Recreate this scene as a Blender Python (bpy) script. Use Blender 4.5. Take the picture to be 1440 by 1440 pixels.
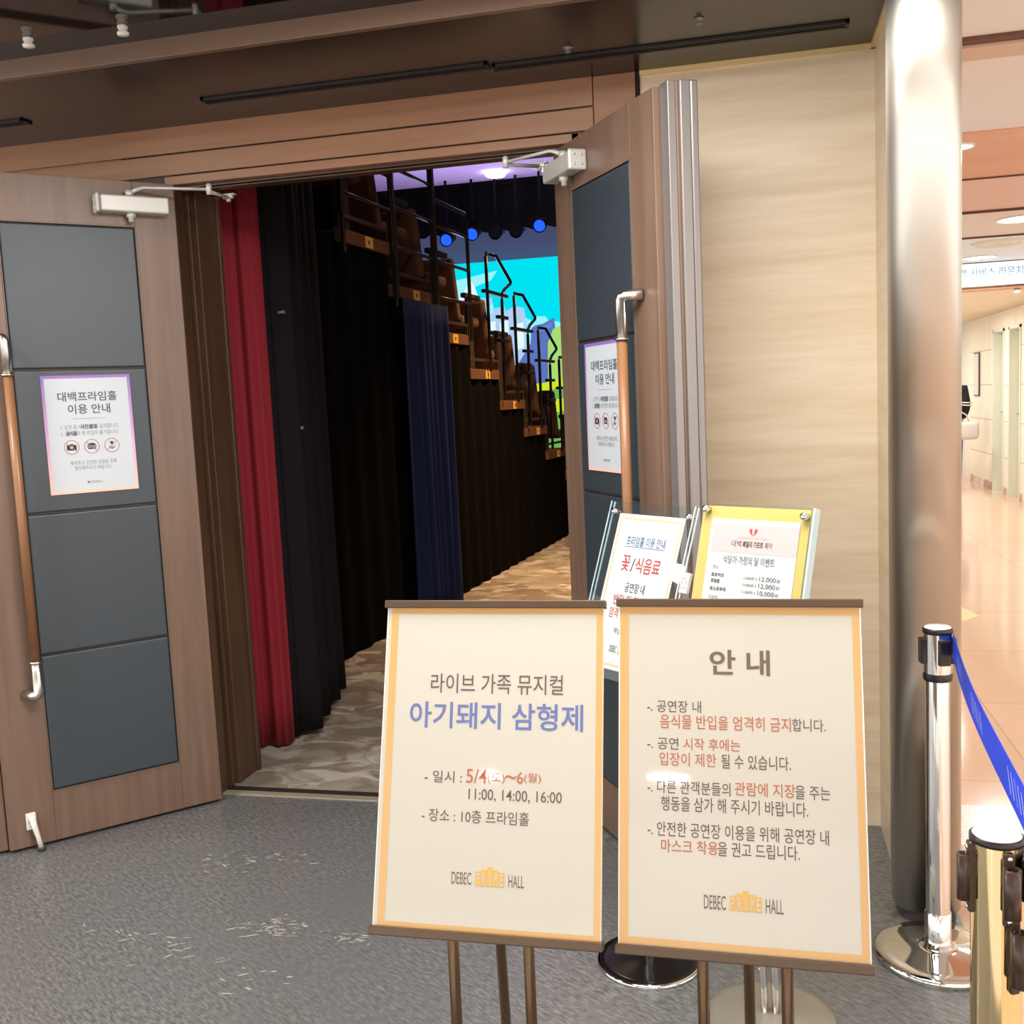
import bpy, bmesh, math, random
from mathutils import Vector, Matrix
random.seed(4)
for _o in list(bpy.data.objects): bpy.data.objects.remove(_o)
SC = bpy.context.scene
COL = SC.collection
PI = math.pi
R = math.radians

# ------------------------------------------------------------------ camera
cam_d = bpy.data.cameras.new('camera'); cam = bpy.data.objects.new('camera', cam_d); COL.objects.link(cam)
cam_d.sensor_fit = 'HORIZONTAL'; cam_d.sensor_width = 36.0; cam_d.lens = 36.0
cam_d.clip_start = 0.05; cam_d.clip_end = 200
_X = Vector((0.972, -0.020, -0.233)); _Y = Vector((0.229, -0.116, 0.966))     # world X and Y seen in camera axes (x right, y down, z forward)
_X.normalize(); _Y = (_Y - _X * _X.dot(_Y)).normalized(); _Z = -(_Y.cross(_X)).normalized() * -1.0
_Z = _X.cross(_Y).normalized()
if _Z.y > 0: _Z = -_Z
M3 = Matrix((_X, _Y, _Z))                       # camera vector (x right, y down, z fwd) -> world
right = M3 @ Vector((1, 0, 0)); down = M3 @ Vector((0, 1, 0)); fwd = M3 @ Vector((0, 0, 1))
cm = Matrix((right, -down, -fwd)).transposed().to_4x4(); cm.translation = Vector((0, 0, 1.5))
cam.matrix_world = cm
SC.camera = cam

# ------------------------------------------------------------------ world, exposure, lights
w = bpy.data.worlds.new('world'); SC.world = w; w.use_nodes = True
bgn = w.node_tree.nodes['Background']; bgn.inputs[0].default_value = (1.0, 0.97, 0.93, 1); bgn.inputs[1].default_value = 1.3
SC.view_settings.view_transform = 'Standard'; SC.view_settings.look = 'None'
SC.view_settings.exposure = 0.8; SC.view_settings.gamma = 1.0
SC.view_settings.use_curve_mapping = False
try:
    SC.cycles.max_bounces = 8; SC.cycles.caustics_reflective = False; SC.cycles.caustics_refractive = False
    SC.cycles.sample_clamp_indirect = 6.0
    SC.cycles.use_denoising = True
except Exception: pass

def area(name, loc, size, power, col=(1, .93, .82), rot=(0, 0, 0), size_y=None, shape=None, spread=None):
    l = bpy.data.lights.new(name, 'AREA'); l.energy = power; l.color = col; l.size = size
    l.shape = shape or ('RECTANGLE' if size_y else 'DISK')
    if size_y: l.size_y = size_y
    if spread: l.spread = spread
    o = bpy.data.objects.new(name, l); o.location = loc; o.rotation_euler = rot; COL.objects.link(o); return o

area('lobby_light_panel', (-.45, 1.92, 2.595), 1.5, 44, (1, .97, .93), size_y=.9)
for x, y, d, p in ((-2.75, 1.95, .4, 20), (-4.5, 2.1, .4, 22), (-1.35, -9.0, .5, 26), (-2.23, -4.9, .16, 5), (-4.6, -6.0, .4, 50)):  # near pair added out of view to brighten doors and floor
    area('lobby_downlight_lamp', (x, y, 2.59), d, p, (1, .96, .90))
for y, p in ((.9, 7), (-.9, 12), (-2.9, 14), (-5.4, 18)):
    area('hall_strip_lamp', (1.9, y, 2.49), 2.5, p, (1, .97, .92), size_y=.07)
area('hall_downlight_lamp', (3.6, .8, 2.49), .3, 14, (1, .97, .93))
for x, y, p in ((1.75, 5.1, 10), (2.2, 7.4, 12), (2.0, 9.2, 12), (1.9, 11.5, 19), (2.0, 14.0, 22), (1.7, 16.4, 18)):
    area('corridor_lamp', (x, y, 2.32 if y > 9.6 else 2.43), 0.35, p, (1, .97, .93))
# theatre: a warm light over the aisle, unseen lamps added for seats and ceiling
area('aisle_lamp', (-0.9, 8.4, 3.9), 0.4, 60, (1, .62, .30), spread=R(100))
area('seat_fill', (-1.4, 6.2, 3.8), 0.3, 13, (1, .7, .45), rot=(0, R(-35), 0))
area('ceiling_fill', (-2.8, 10.4, 2.4), 1.6, 24, (.72, .6, 1.0), rot=(PI, 0, 0))  # added upward light that tints the ceiling lavender, no fixture here

# ------------------------------------------------------------------ materials
def lin(c): return tuple(((v / 12.92) if v <= .04045 else ((v + .055) / 1.055) ** 2.4) for v in [x / 255 for x in c])
MATS = {}
def mat(name, rgb, rough=.5, metal=0.0, spec=.5, ior=None, emit=None, estr=1.0, srgb=True, aniso=None):
    if name in MATS: return MATS[name]
    m = bpy.data.materials.new(name); m.use_nodes = True; b = m.node_tree.nodes['Principled BSDF']
    c = lin(rgb) if srgb else rgb
    b.inputs['Base Color'].default_value = (*c, 1); b.inputs['Roughness'].default_value = rough
    b.inputs['Metallic'].default_value = metal; b.inputs['Specular IOR Level'].default_value = spec
    if ior: b.inputs['IOR'].default_value = ior
    if emit:
        b.inputs['Emission Color'].default_value = (*lin(emit), 1); b.inputs['Emission Strength'].default_value = estr
    if aniso is not None: b.inputs['Anisotropic'].default_value = aniso
    MATS[name] = m; return m
class NT:
    def __init__(s, m): s.m = m; s.t = m.node_tree; s.b = s.t.nodes['Principled BSDF']
    def n(s, typ, **kw):
        x = s.t.nodes.new(typ)
        for k, v in kw.items(): setattr(x, k, v)
        return x
    def l(s, a, b): s.t.links.new(a, b)
    def coords(s, scale=(1, 1, 1), rot=(0, 0, 0), loc=(0, 0, 0)):
        tc = s.n('ShaderNodeTexCoord'); mp = s.n('ShaderNodeMapping'); s.l(tc.outputs['Object'], mp.inputs[0])
        mp.inputs['Scale'].default_value = scale; mp.inputs['Rotation'].default_value = rot; mp.inputs['Location'].default_value = loc
        return mp.outputs[0]
    def noise(s, vec, scale, detail=4, rough=.55):
        x = s.n('ShaderNodeTexNoise'); s.l(vec, x.inputs['Vector']); x.inputs['Scale'].default_value = scale
        x.inputs['Detail'].default_value = detail; x.inputs['Roughness'].default_value = rough; return x.outputs['Fac']
    def ramp(s, fac, stops):
        x = s.n('ShaderNodeValToRGB'); s.l(fac, x.inputs[0]); e = x.color_ramp.elements
        while len(e) < len(stops): e.new(.5)
        for el, (p, c) in zip(e, stops): el.position = p; el.color = (*lin(c), 1)
        return x.outputs[0]
    def gray(s, fac, a, b):
        x = s.n('ShaderNodeMapRange'); s.l(fac, x.inputs[0]); x.inputs[1].default_value = a; x.inputs[2].default_value = b; return x.outputs[0]
    def mix(s, fac, a, b, blend='MIX'):
        x = s.n('ShaderNodeMix'); x.data_type = 'RGBA'; x.blend_type = blend
        for sock, v in ((x.inputs[0], fac), (x.inputs[6], a), (x.inputs[7], b)):
            if isinstance(v, (int, float)): sock.default_value = v
            elif isinstance(v, tuple): sock.default_value = (*lin(v), 1)
            else: s.l(v, sock)
        return x.outputs[2]
    def math(s, op, a, b=None):
        x = s.n('ShaderNodeMath'); x.operation = op
        for i, v in enumerate((a, b)):
            if v is None: continue
            if isinstance(v, (int, float)): x.inputs[i].default_value = v
            else: s.l(v, x.inputs[i])
        return x.outputs[0]
    def bump(s, h, strength=.3, dist=.01):
        x = s.n('ShaderNodeBump'); s.l(h, x.inputs['Height']); x.inputs['Strength'].default_value = strength; x.inputs['Distance'].default_value = dist
        s.l(x.outputs[0], s.b.inputs['Normal'])
    def color(s, c): s.l(c, s.b.inputs['Base Color'])
    def rough(s, c): s.l(c, s.b.inputs['Roughness'])

def wood(name, a, b, rough=.4, axis='z', scale=1.0, spec=.5):
    if name in MATS: return MATS[name]
    m = mat(name, a, rough, spec=spec); t = NT(m)
    sc = {'z': (30, 30, 1.5), 'x': (1.5, 30, 30), 'y': (30, 1.5, 30)}[axis]
    v = t.coords(tuple(k * scale for k in sc))
    n1 = t.noise(v, 1.0, 5, .6); v2 = t.coords((1, 1, 1)); n2 = t.noise(v2, 2.2, 2)
    c = t.ramp(t.math('ADD', t.math('MULTIPLY', n1, .7), t.math('MULTIPLY', n2, .3)), [(.36, a), (.62, b)])
    t.color(c); t.bump(n1, .06, .002); return m

M = {}
M['door_wood'] = wood('door_wood', (110, 85, 69), (126, 101, 85), .4, spec=.55)
M['header_wood'] = wood('header_wood', (143, 101, 74), (158, 115, 86), .42, 'x')
M['jamb_wood'] = wood('jamb_wood', (68, 47, 33), (86, 60, 43), .4)
M['jamb_dark'] = mat('jamb_dark', (44, 30, 22), .5)
M['bar_wood'] = wood('bar_wood', (132, 92, 62), (152, 108, 74), .35)
M['easel_metal'] = mat('easel_metal', (104, 82, 60), .3, metal=.6)
M['rail_metal'] = mat('rail_metal', (92, 74, 58), .35, metal=.45)
M['gap'] = mat('gap', (26, 18, 14), .8)
M['soffit'] = mat('soffit', (22, 16, 13), .24, ior=1.6)
M['soffit_dark'] = mat('soffit_dark', (22, 17, 15), .5)
M['mirror_black'] = mat('mirror_black', (18, 13, 13), .045, ior=1.75)
M['fascia'] = mat('fascia', (112, 88, 72), .3)
M['chrome'] = mat('chrome', (225, 225, 222), .08, metal=1.0)
M['chrome_warm'] = mat('chrome_warm', (240, 218, 170), .1, metal=1.0)
M['satin'] = mat('satin', (214, 210, 202), .28, metal=1.0)
M['alu'] = mat('alu', (140, 135, 133), .4, metal=.6)
M['alu_dark'] = mat('alu_dark', (96, 88, 84), .4, metal=.5)
M['silver_paint'] = mat('silver_paint', (208, 206, 200), .4, metal=.25)
M['white_enamel'] = mat('white_enamel', (236, 232, 222), .35)
M['black_plastic'] = mat('black_plastic', (30, 26, 25), .35)
M['brown_plastic'] = mat('brown_plastic', (58, 42, 32), .28)
M['black_metal'] = mat('black_metal', (26, 22, 22), .2, metal=.3)
M['rubber'] = mat('rubber', (70, 64, 54), .7)
M['white_cap'] = mat('white_cap', (245, 243, 238), .25)
M['belt_blue'] = mat('belt_blue', (34, 66, 205), .55)
M['belt_white'] = mat('belt_white', (232, 236, 248), .55)
M['red_curtain'] = mat('red_curtain', (140, 26, 40), .85)
M['black_drape'] = mat('black_drape', (27, 23, 26), .9, spec=.2)
M['skirt'] = mat('skirt', (11, 10, 10), .95, spec=.05)
M['navy'] = mat('navy', (26, 38, 84), .85, spec=.3)
M['black'] = mat('black', (8, 8, 8), .9, spec=.1)
M['theatre_wall'] = mat('theatre_wall', (46, 42, 46), .9, spec=.1)
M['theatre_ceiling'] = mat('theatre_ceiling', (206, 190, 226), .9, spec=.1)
M['upstage_glow'] = mat('upstage_glow', (122, 112, 140), .9, spec=.1, emit=(112, 100, 140), estr=.16)  # wall glows faintly, stage light put into its colour
M['tier_wood'] = mat('tier_wood', (112, 76, 50), .5)
M['tier_steel'] = mat('tier_steel', (84, 68, 56), .4, metal=.4)
M['guard'] = mat('guard', (70, 62, 58), .35, metal=.6)
M['tag_yellow'] = mat('tag_yellow', (240, 190, 96), .5)
M['tag_ink'] = mat('tag_ink', (60, 40, 30), .6)
M['seat_brown'] = mat('seat_brown', (104, 74, 56), .7)
M['seat_dark'] = mat('seat_dark', (46, 34, 30), .7)
M['paper'] = mat('paper', (198, 194, 181), .035, spec=.4)
M['paper_white'] = mat('paper_white', (206, 212, 218), .3, spec=.4)
M['paper_plain'] = mat('paper_plain', (216, 214, 210), .4, spec=.4)
M['paper_edge'] = mat('paper_edge', (246, 240, 228), .4)
M['orange'] = mat('orange', (208, 165, 106), .2)
M['peach'] = mat('peach', (222, 184, 146), .3)
M['gold'] = mat('gold', (214, 172, 84), .4)
M['ink_brown'] = mat('ink_brown', (108, 92, 74), .5)
M['ink_gray'] = mat('ink_gray', (98, 88, 78), .5)
M['ink_red'] = mat('ink_red', (176, 102, 72), .5)
M['ink_blue'] = mat('ink_blue', (98, 112, 164), .5)
M['ink_slate'] = mat('ink_slate', (74, 92, 104), .5)
M['ink_pale'] = mat('ink_pale', (138, 146, 156), .5)
M['ink_mid'] = mat('ink_mid', (92, 100, 110), .5)
M['ink_dark'] = mat('ink_dark', (52, 46, 50), .5)
M['ink_crimson'] = mat('ink_crimson', (186, 60, 62), .5)
M['ink_navy'] = mat('ink_navy', (72, 98, 146), .5)
M['ring_red'] = mat('ring_red', (188, 110, 112), .5)
M['yellow_card'] = mat('yellow_card', (212, 182, 100), .35)
M['pink_card'] = mat('pink_card', (222, 186, 182), .4)
M['heart_red'] = mat('heart_red', (206, 66, 66), .4)
M['ink_pink'] = mat('ink_pink', (232, 168, 160), .5)
M['sign_white'] = mat('sign_white', (240, 248, 252), .4, emit=(230, 244, 255), estr=.35)
M['ink_teal'] = mat('ink_teal', (118, 178, 204), .5)
M['lamp_glow'] = mat('lamp_glow', (255, 255, 250), .5, emit=(255, 252, 244), estr=6)
M['white_plaster'] = mat('white_plaster', (230, 230, 232), .8)
M['cream_plaster'] = mat('cream_plaster', (228, 224, 224), .75)
M['salmon'] = wood('salmon', (212, 156, 126), (220, 168, 140), .5, 'x', .3)
M['salmon_pale'] = mat('salmon_pale', (222, 188, 176), .55)
M['pale_ceiling'] = mat('pale_ceiling', (226, 216, 214), .7)
M['cool_ceiling'] = mat('cool_ceiling', (226, 238, 250), .7)
M['corr_ceiling'] = mat('corr_ceiling', (236, 222, 200), .8)
M['line_dark'] = mat('line_dark', (104, 70, 56), .7)
M['door_green'] = mat('door_green', (220, 224, 208), .5)
M['cloth_black'] = mat('cloth_black', (22, 22, 26), .85)
M['cloth_white'] = mat('cloth_white', (226, 226, 226), .8)
M['denim'] = mat('denim', (84, 110, 150), .85)
M['skin'] = mat('skin', (222, 176, 150), .6)
M['hair'] = mat('hair', (24, 20, 20), .6)
M['bag'] = mat('bag', (214, 210, 208), .6)
M['stage_lamp'] = mat('stage_lamp', (4, 8, 40), .7, spec=.1, emit=(20, 70, 255), estr=1.3)
M['brass_strip'] = mat('brass_strip', (206, 196, 170), .35, metal=.6)
M['fleck'] = mat('fleck', (166, 164, 156), .6)

# leather pads
m = mat('leather', (47, 57, 65), .45, spec=.8); t = NT(m); v = t.coords(); t.bump(t.noise(v, 260, 3), .18, .002); M['leather'] = m
# lobby floor: grey slate-look sheet with flecks and scuffs
m = mat('slate_floor', (120, 119, 117), .3, spec=.45); t = NT(m)
v0 = t.coords((1, 1, 1), (0, 0, R(32))); mp2 = t.n('ShaderNodeMapping'); t.l(v0, mp2.inputs[0]); mp2.inputs['Scale'].default_value = (1, 3.4, 1); v = mp2.outputs[0]
n1 = t.noise(v, 34, 6, .68); n2 = t.noise(t.coords(), 1.3, 3); n3 = t.noise(v, 60, 3, .6)
c = t.ramp(n1, [(.32, (70, 70, 70)), (.5, (106, 105, 103)), (.68, (140, 138, 133))])
c = t.mix(t.gray(n2, .35, .75), c, (102, 102, 103), 'MIX')
c = t.mix(t.math('MULTIPLY', t.gray(n3, .70, .76), .4), c, (176, 174, 166))
t.color(c); t.bump(n1, .2, .004)
t.rough(t.math('ADD', t.math('MULTIPLY', n1, .2), .1)); M['slate'] = m
# polished orange-pink floor of the mall hall
m = mat('hall_floor_stone', (222, 170, 136), .1, spec=.6); t = NT(m)
v = t.coords((.9, .9, 1)); br = t.n('ShaderNodeTexBrick'); t.l(v, br.inputs[0]); br.offset = 0
br.inputs['Scale'].default_value = 1; br.inputs['Mortar Size'].default_value = .0022; br.inputs['Brick Width'].default_value = .9; br.inputs['Row Height'].default_value = .9
br.inputs['Color1'].default_value = (*lin((226, 192, 166)), 1); br.inputs['Color2'].default_value = (*lin((220, 184, 158)), 1); br.inputs['Mortar'].default_value = (*lin((184, 140, 116)), 1)
t.color(t.mix(t.math('MULTIPLY', t.noise(t.coords(), 9, 5), .35), br.outputs['Color'], (234, 204, 180)))
t.bump(t.noise(t.coords(), 5, 2), .02, .01); M['hall_floor'] = m
m = mat('granite_band', (226, 222, 218), .12); t = NT(m); n1 = t.noise(t.coords(), 120, 4, .7)
t.color(t.ramp(n1, [(.36, (176, 168, 166)), (.52, (240, 238, 236))])); t.rough(t.math('ADD', t.math('MULTIPLY', n1, .3), .05)); M['granite'] = m
# theatre carpet: beige-brown painterly pattern
m = mat('carpet', (150, 132, 112), .95, spec=.1); t = NT(m)
vo = t.n('ShaderNodeTexVoronoi'); wv = t.coords((1, 1.5, 1)); nz = t.n('ShaderNodeTexNoise'); t.l(wv, nz.inputs['Vector']); nz.inputs['Scale'].default_value = 3.0
vm = t.n('ShaderNodeVectorMath'); vm.operation = 'MULTIPLY_ADD'; t.l(nz.outputs['Color'], vm.inputs[0]); vm.inputs[1].default_value = (.45, .45, 0); t.l(wv, vm.inputs[2])
t.l(vm.outputs[0], vo.inputs['Vector']); vo.inputs['Scale'].default_value = 5.5
n2 = t.noise(vm.outputs[0], 7, 3)
c = t.ramp(vo.outputs['Color'], [(.1, (114, 106, 98)), (.45, (150, 142, 132)), (.8, (186, 180, 170))])
c = t.mix(t.gray(n2, .45, .62), c, (126, 112, 98)); t.color(c); t.bump(t.noise(t.coords(), 220, 2), .3, .003); M['carpet'] = m
# beige limestone wall
m = mat('limestone', (214, 194, 164), .34, spec=.35); t = NT(m)
v = t.coords((.7, .7, 9), (0, R(9), 0)); n1 = t.noise(v, 2.2, 6, .62); v2 = t.coords((5, 5, 16), (0, R(6), 0)); n2 = t.noise(v2, 9, 4, .7)
c = t.ramp(n1, [(.3, (218, 198, 168)), (.5, (229, 211, 183)), (.7, (237, 222, 197))])
c = t.mix(t.math('MULTIPLY', t.gray(n2, .69, .76), .55), c, (142, 114, 90))
br = t.n('ShaderNodeTexBrick'); vb = t.n('ShaderNodeMapping'); tc = t.n('ShaderNodeTexCoord'); sx = t.n('ShaderNodeSeparateXYZ'); cx = t.n('ShaderNodeCombineXYZ')
t.l(tc.outputs['Object'], sx.inputs[0]); t.l(sx.outputs[0], cx.inputs[0]); t.l(sx.outputs[2], cx.inputs[1]); t.l(cx.outputs[0], vb.inputs[0]); vb.inputs['Location'].default_value = (5, -.12, 0)
t.l(vb.outputs[0], br.inputs[0]); br.offset = 0; br.inputs['Scale'].default_value = 1; br.inputs['Mortar Size'].default_value = .0018; br.inputs['Brick Width'].default_value = 12; br.inputs['Row Height'].default_value = .665
br.inputs['Color1'].default_value = (0, 0, 0, 1); br.inputs['Color2'].default_value = (0, 0, 0, 1); br.inputs['Mortar'].default_value = (1, 1, 1, 1)
c = t.mix(t.math('MULTIPLY', br.outputs['Color'], .5), c, (236, 218, 190)); t.color(c); M['stone'] = m
# cream wall panels of the far corridor
m = mat('cream_panel', (242, 236, 214), .35); t = NT(m)
tc = t.n('ShaderNodeTexCoord'); sx = t.n('ShaderNodeSeparateXYZ'); cx = t.n('ShaderNodeCombineXYZ'); t.l(tc.outputs['Object'], sx.inputs[0])
t.l(t.math('ADD', sx.outputs[0], sx.outputs[1]), cx.inputs[0]); t.l(sx.outputs[2], cx.inputs[1])
br = t.n('ShaderNodeTexBrick'); t.l(cx.outputs[0], br.inputs[0]); br.offset = 0; br.inputs['Scale'].default_value = 1; br.inputs['Mortar Size'].default_value = .008; br.inputs['Brick Width'].default_value = 1.4; br.inputs['Row Height'].default_value = .47
br.inputs['Color1'].default_value = (*lin((240, 236, 220)), 1); br.inputs['Color2'].default_value = (*lin((238, 233, 216)), 1); br.inputs['Mortar'].default_value = (*lin((196, 188, 162)), 1)
t.color(br.outputs['Color']); M['cream_panel'] = m
m = mat('marble_base', (222, 200, 182), .3); t = NT(m); t.color(t.ramp(t.noise(t.coords(), 4, 5), [(.4, (168, 136, 112)), (.6, (234, 222, 212))])); M['marble_base'] = m
# brushed steel: grain runs up the column
m = mat('brushed_steel', (204, 199, 189), .3, metal=1.0, aniso=1.0); t = NT(m)
tg = t.n('ShaderNodeTangent'); tg.direction_type = 'RADIAL'; tg.axis = 'Z'; t.l(tg.outputs[0], t.b.inputs['Tangent'])
t.b.inputs['Anisotropic Rotation'].default_value = 0.0; M['brushed'] = m
# clear acrylic
m = bpy.data.materials.new('acrylic'); m.use_nodes = True; nt_ = m.node_tree; nt_.nodes.remove(nt_.nodes['Principled BSDF'])
tr_ = nt_.nodes.new('ShaderNodeBsdfTransparent'); gl_ = nt_.nodes.new('ShaderNodeBsdfGlossy'); fr_ = nt_.nodes.new('ShaderNodeFresnel'); mx_ = nt_.nodes.new('ShaderNodeMixShader')
tr_.inputs[0].default_value = (.95, .975, .98, 1); gl_.inputs['Roughness'].default_value = .02; fr_.inputs[0].default_value = 1.45
ge_ = nt_.nodes.new('ShaderNodeNewGeometry'); mu_ = nt_.nodes.new('ShaderNodeMath'); mu_.operation = 'SUBTRACT'; mu_.use_clamp = True; nt_.links.new(fr_.outputs[0], mu_.inputs[0]); nt_.links.new(ge_.outputs['Backfacing'], mu_.inputs[1]); nt_.links.new(mu_.outputs[0], mx_.inputs[0]); nt_.links.new(tr_.outputs[0], mx_.inputs[1]); nt_.links.new(gl_.outputs[0], mx_.inputs[2]); nt_.links.new(mx_.outputs[0], nt_.nodes['Material Output'].inputs[0])
M['acrylic'] = m
m = mat('acrylic_edge', (190, 214, 218), .15, spec=.6); M['acrylic_edge'] = m
# poster border: violet at the top to peach at the foot (printed ink)
m = mat('violet_border', (190, 150, 215), .35); t = NT(m); tc = t.n('ShaderNodeTexCoord'); sx = t.n('ShaderNodeSeparateXYZ'); t.l(tc.outputs['Object'], sx.inputs[0])
t.color(t.ramp(t.gray(sx.outputs[2], 1.245, 1.66), [(0, (250, 206, 186)), (.45, (220, 170, 214)), (1, (150, 112, 196))])); M['violet_border'] = m
# stage picture: projected storybook landscape (screen gives off light)
def screen_mat(name, rgb, s=1.0): 
    M[name] = mat(name, (0, 0, 0), 1.0, spec=0, emit=rgb, estr=s)
screen_mat('screen_sky', (0, 224, 240), .59); screen_mat('screen_cloud', (150, 240, 246), 0.600); screen_mat('screen_tower', (176, 208, 246), 0.570); screen_mat('screen_tower_dark', (110, 140, 205), 0.540)
screen_mat('screen_hill', (176, 226, 120), 0.540); screen_mat('screen_grass', (206, 232, 40), 0.570); screen_mat('screen_blue', (96, 120, 196), 0.540)
screen_mat('screen_white', (226, 246, 252), .6); screen_mat('screen_hill_dark', (120, 190, 100), 0.480)

# ------------------------------------------------------------------ mesh helpers
def bm_new(): return bmesh.new()
def box(bm, x0, x1, y0, y1, z0, z1, bev=0, mi=0, mtx=None, seg=2):
    r = bmesh.ops.create_cube(bm, size=1.0)
    vs = r['verts']
    for v in vs: v.co = Vector((x0 + (v.co.x + .5) * (x1 - x0), y0 + (v.co.y + .5) * (y1 - y0), z0 + (v.co.z + .5) * (z1 - z0)))
    fs = list({f for v in vs for f in v.link_faces})
    for f in fs: f.material_index = mi
    if bev > 0:
        es = list({e for v in vs for e in v.link_edges})
        rb = bmesh.ops.bevel(bm, geom=es, offset=bev, segments=seg, affect='EDGES', profile=.5)
        vs = list({v for f in rb['faces'] for v in f.verts} | {v for v in vs if v.is_valid})
        for f in {f for v in vs for f in v.link_faces}: f.material_index = mi
    if mtx is not None:
        for v in vs: v.co = mtx @ v.co
    return vs
def lathe(bm, prof, c=(0, 0, 0), n=32, mi=0, mtx=None, smooth=True):
    rings = []
    for r, z in prof:
        if r < 1e-6: rings.append([bm.verts.new((c[0], c[1], c[2] + z))])
        else: rings.append([bm.verts.new((c[0] + r * math.cos(2 * PI * k / n), c[1] + r * math.sin(2 * PI * k / n), c[2] + z)) for k in range(n)])
    fs = []
    for a, b in zip(rings, rings[1:]):
        for k in range(n):
            k2 = (k + 1) % n
            if len(a) == 1 and len(b) == 1: continue
            if len(a) == 1: q = [a[0], b[k2], b[k]]
            elif len(b) == 1: q = [a[k], a[k2], b[0]]
            else: q = [a[k], a[k2], b[k2], b[k]]
            fs.append(bm.faces.new(q))
    for f in fs: f.smooth = smooth; f.material_index = mi
    if mtx is not None:
        for ring in rings:
            for v in ring: v.co = mtx @ v.co
def tube(bm, pts, r, n=10, mi=0, caps=True):
    pts = [Vector(p) for p in pts]; rings = []
    ref = Vector((0, 0, 1))
    for i, p in enumerate(pts):
        d = (pts[min(i + 1, len(pts) - 1)] - pts[max(i - 1, 0)]).normalized()
        a = d.cross(ref)
        if a.length < .1: a = d.cross(Vector((0, 1, 0)))
        a.normalize(); b2 = d.cross(a).normalized(); rr = r[i] if isinstance(r, (list, tuple)) else r
        rings.append([bm.verts.new(p + a * rr * math.cos(2 * PI * k / n) + b2 * rr * math.sin(2 * PI * k / n)) for k in range(n)])
    for A, B in zip(rings, rings[1:]):
        for k in range(n):
            f = bm.faces.new([A[k], A[(k + 1) % n], B[(k + 1) % n], B[k]]); f.smooth = True; f.material_index = mi
    if caps:
        for f in (bm.faces.new(rings[0][::-1]), bm.faces.new(rings[-1])): f.material_index = mi
def prism(bm, poly, depth_vec, mi=0):
    a = [bm.verts.new(Vector(p)) for p in poly]; b = [bm.verts.new(Vector(p) + Vector(depth_vec)) for p in poly]
    fs = [bm.faces.new(a), bm.faces.new(b[::-1])]
    n = len(a)
    for k in range(n): fs.append(bm.faces.new([a[k], b[k], b[(k + 1) % n], a[(k + 1) % n]]))
    for f in fs: f.material_index = mi
    return fs
def obj(name, bm, mats, parent=None, mtx=None, fix=True):
    if fix: bmesh.ops.recalc_face_normals(bm, faces=bm.faces)
    if mtx is not None: bm.transform(mtx)
    me = bpy.data.meshes.new(name); bm.to_mesh(me); bm.free()
    for mm in (mats if isinstance(mats, (list, tuple)) else [mats]): me.materials.append(mm)
    o = bpy.data.objects.new(name, me); COL.objects.link(o)
    if parent: o.parent = parent
    return o
def tag(o, label, cat, group=None, kind=None):
    o['label'] = label; o['category'] = cat
    if group: o['group'] = group
    if kind: o['kind'] = kind
    return o
def thing(name, label, cat, loc=(0, 0, 0), rz=0, group=None):
    o = bpy.data.objects.new(name, None); COL.objects.link(o); o.location = loc; o.rotation_euler = (0, 0, rz)
    o.empty_display_size = .1
    return tag(o, label, cat, group)
def struct(name, bm, mats, label=None):
    o = obj(name, bm, mats); o['kind'] = 'structure'
    if label: o['label'] = label
    return o
def sbox(name, x0, x1, y0, y1, z0, z1, m, label=None, bev=0):
    bm = bm_new(); box(bm, x0, x1, y0, y1, z0, z1, bev); return struct(name, bm, m, label)
def frame(org, r, up):
    r = Vector(r).normalized(); up = Vector(up).normalized(); n = r.cross(up).normalized()
    mt = Matrix((r, up, n)).transposed().to_4x4(); mt.translation = Vector(org); return mt
def pbox(name, parent, x0, x1, y0, y1, z0, z1, m, bev=0, mtx=None):
    bm = bm_new(); box(bm, x0, x1, y0, y1, z0, z1, bev); return obj(name, bm, m, parent, mtx)

# lettering: built-in vector font turned into thin mesh, fitted to a box (x0, x1, y0, y1) of the sheet
_tc = bpy.data.curves.new('lettering_curve', 'FONT'); _to = bpy.data.objects.new('lettering_source', _tc); COL.objects.link(_to)
_cache = {}
def glyphs(s, off):
    k = (s, off)
    if k not in _cache:
        _tc.body = s; _tc.offset = off; _tc.fill_mode = 'FRONT'; _tc.resolution_u = 3
        _to.update_tag(); bpy.context.view_layer.update()
        me = bpy.data.meshes.new_from_object(_to.evaluated_get(bpy.context.evaluated_depsgraph_get()))
        vs = [tuple(v.co[:2]) for v in me.vertices]; fs = [tuple(p.vertices) for p in me.polygons]
        bpy.data.meshes.remove(me); _cache[k] = (vs, fs)
    return _cache[k]
def text(bm, s, x0, x1, yc, h, mi=0, off=0.0, z=.0012):
    vs, fs = glyphs(s, off)
    if not vs: return
    xa = min(v[0] for v in vs); xb = max(v[0] for v in vs); ya = min(v[1] for v in vs); yb = max(v[1] for v in vs)
    nv = [bm.verts.new((x0 + (v[0] - xa) / (xb - xa) * (x1 - x0), yc - h / 2 + (v[1] - ya) / max(yb - ya, 1e-6) * h, z)) for v in vs]
    for f in fs:
        try: q = bm.faces.new([nv[i] for i in f]); q.material_index = mi
        except ValueError: pass
def rect(bm, x0, x1, y0, y1, z, mi=0):
    f = bm.faces.new([bm.verts.new(p) for p in ((x0, y0, z), (x1, y0, z), (x1, y1, z), (x0, y1, z))]); f.material_index = mi
def border(bm, x0, x1, y0, y1, wd, z, mi=0):
    rect(bm, x0, x1, y0, y0 + wd, z, mi); rect(bm, x0, x1, y1 - wd, y1, z, mi); rect(bm, x0, x0 + wd, y0 + wd, y1 - wd, z, mi); rect(bm, x1 - wd, x1, y0 + wd, y1 - wd, z, mi)
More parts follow.
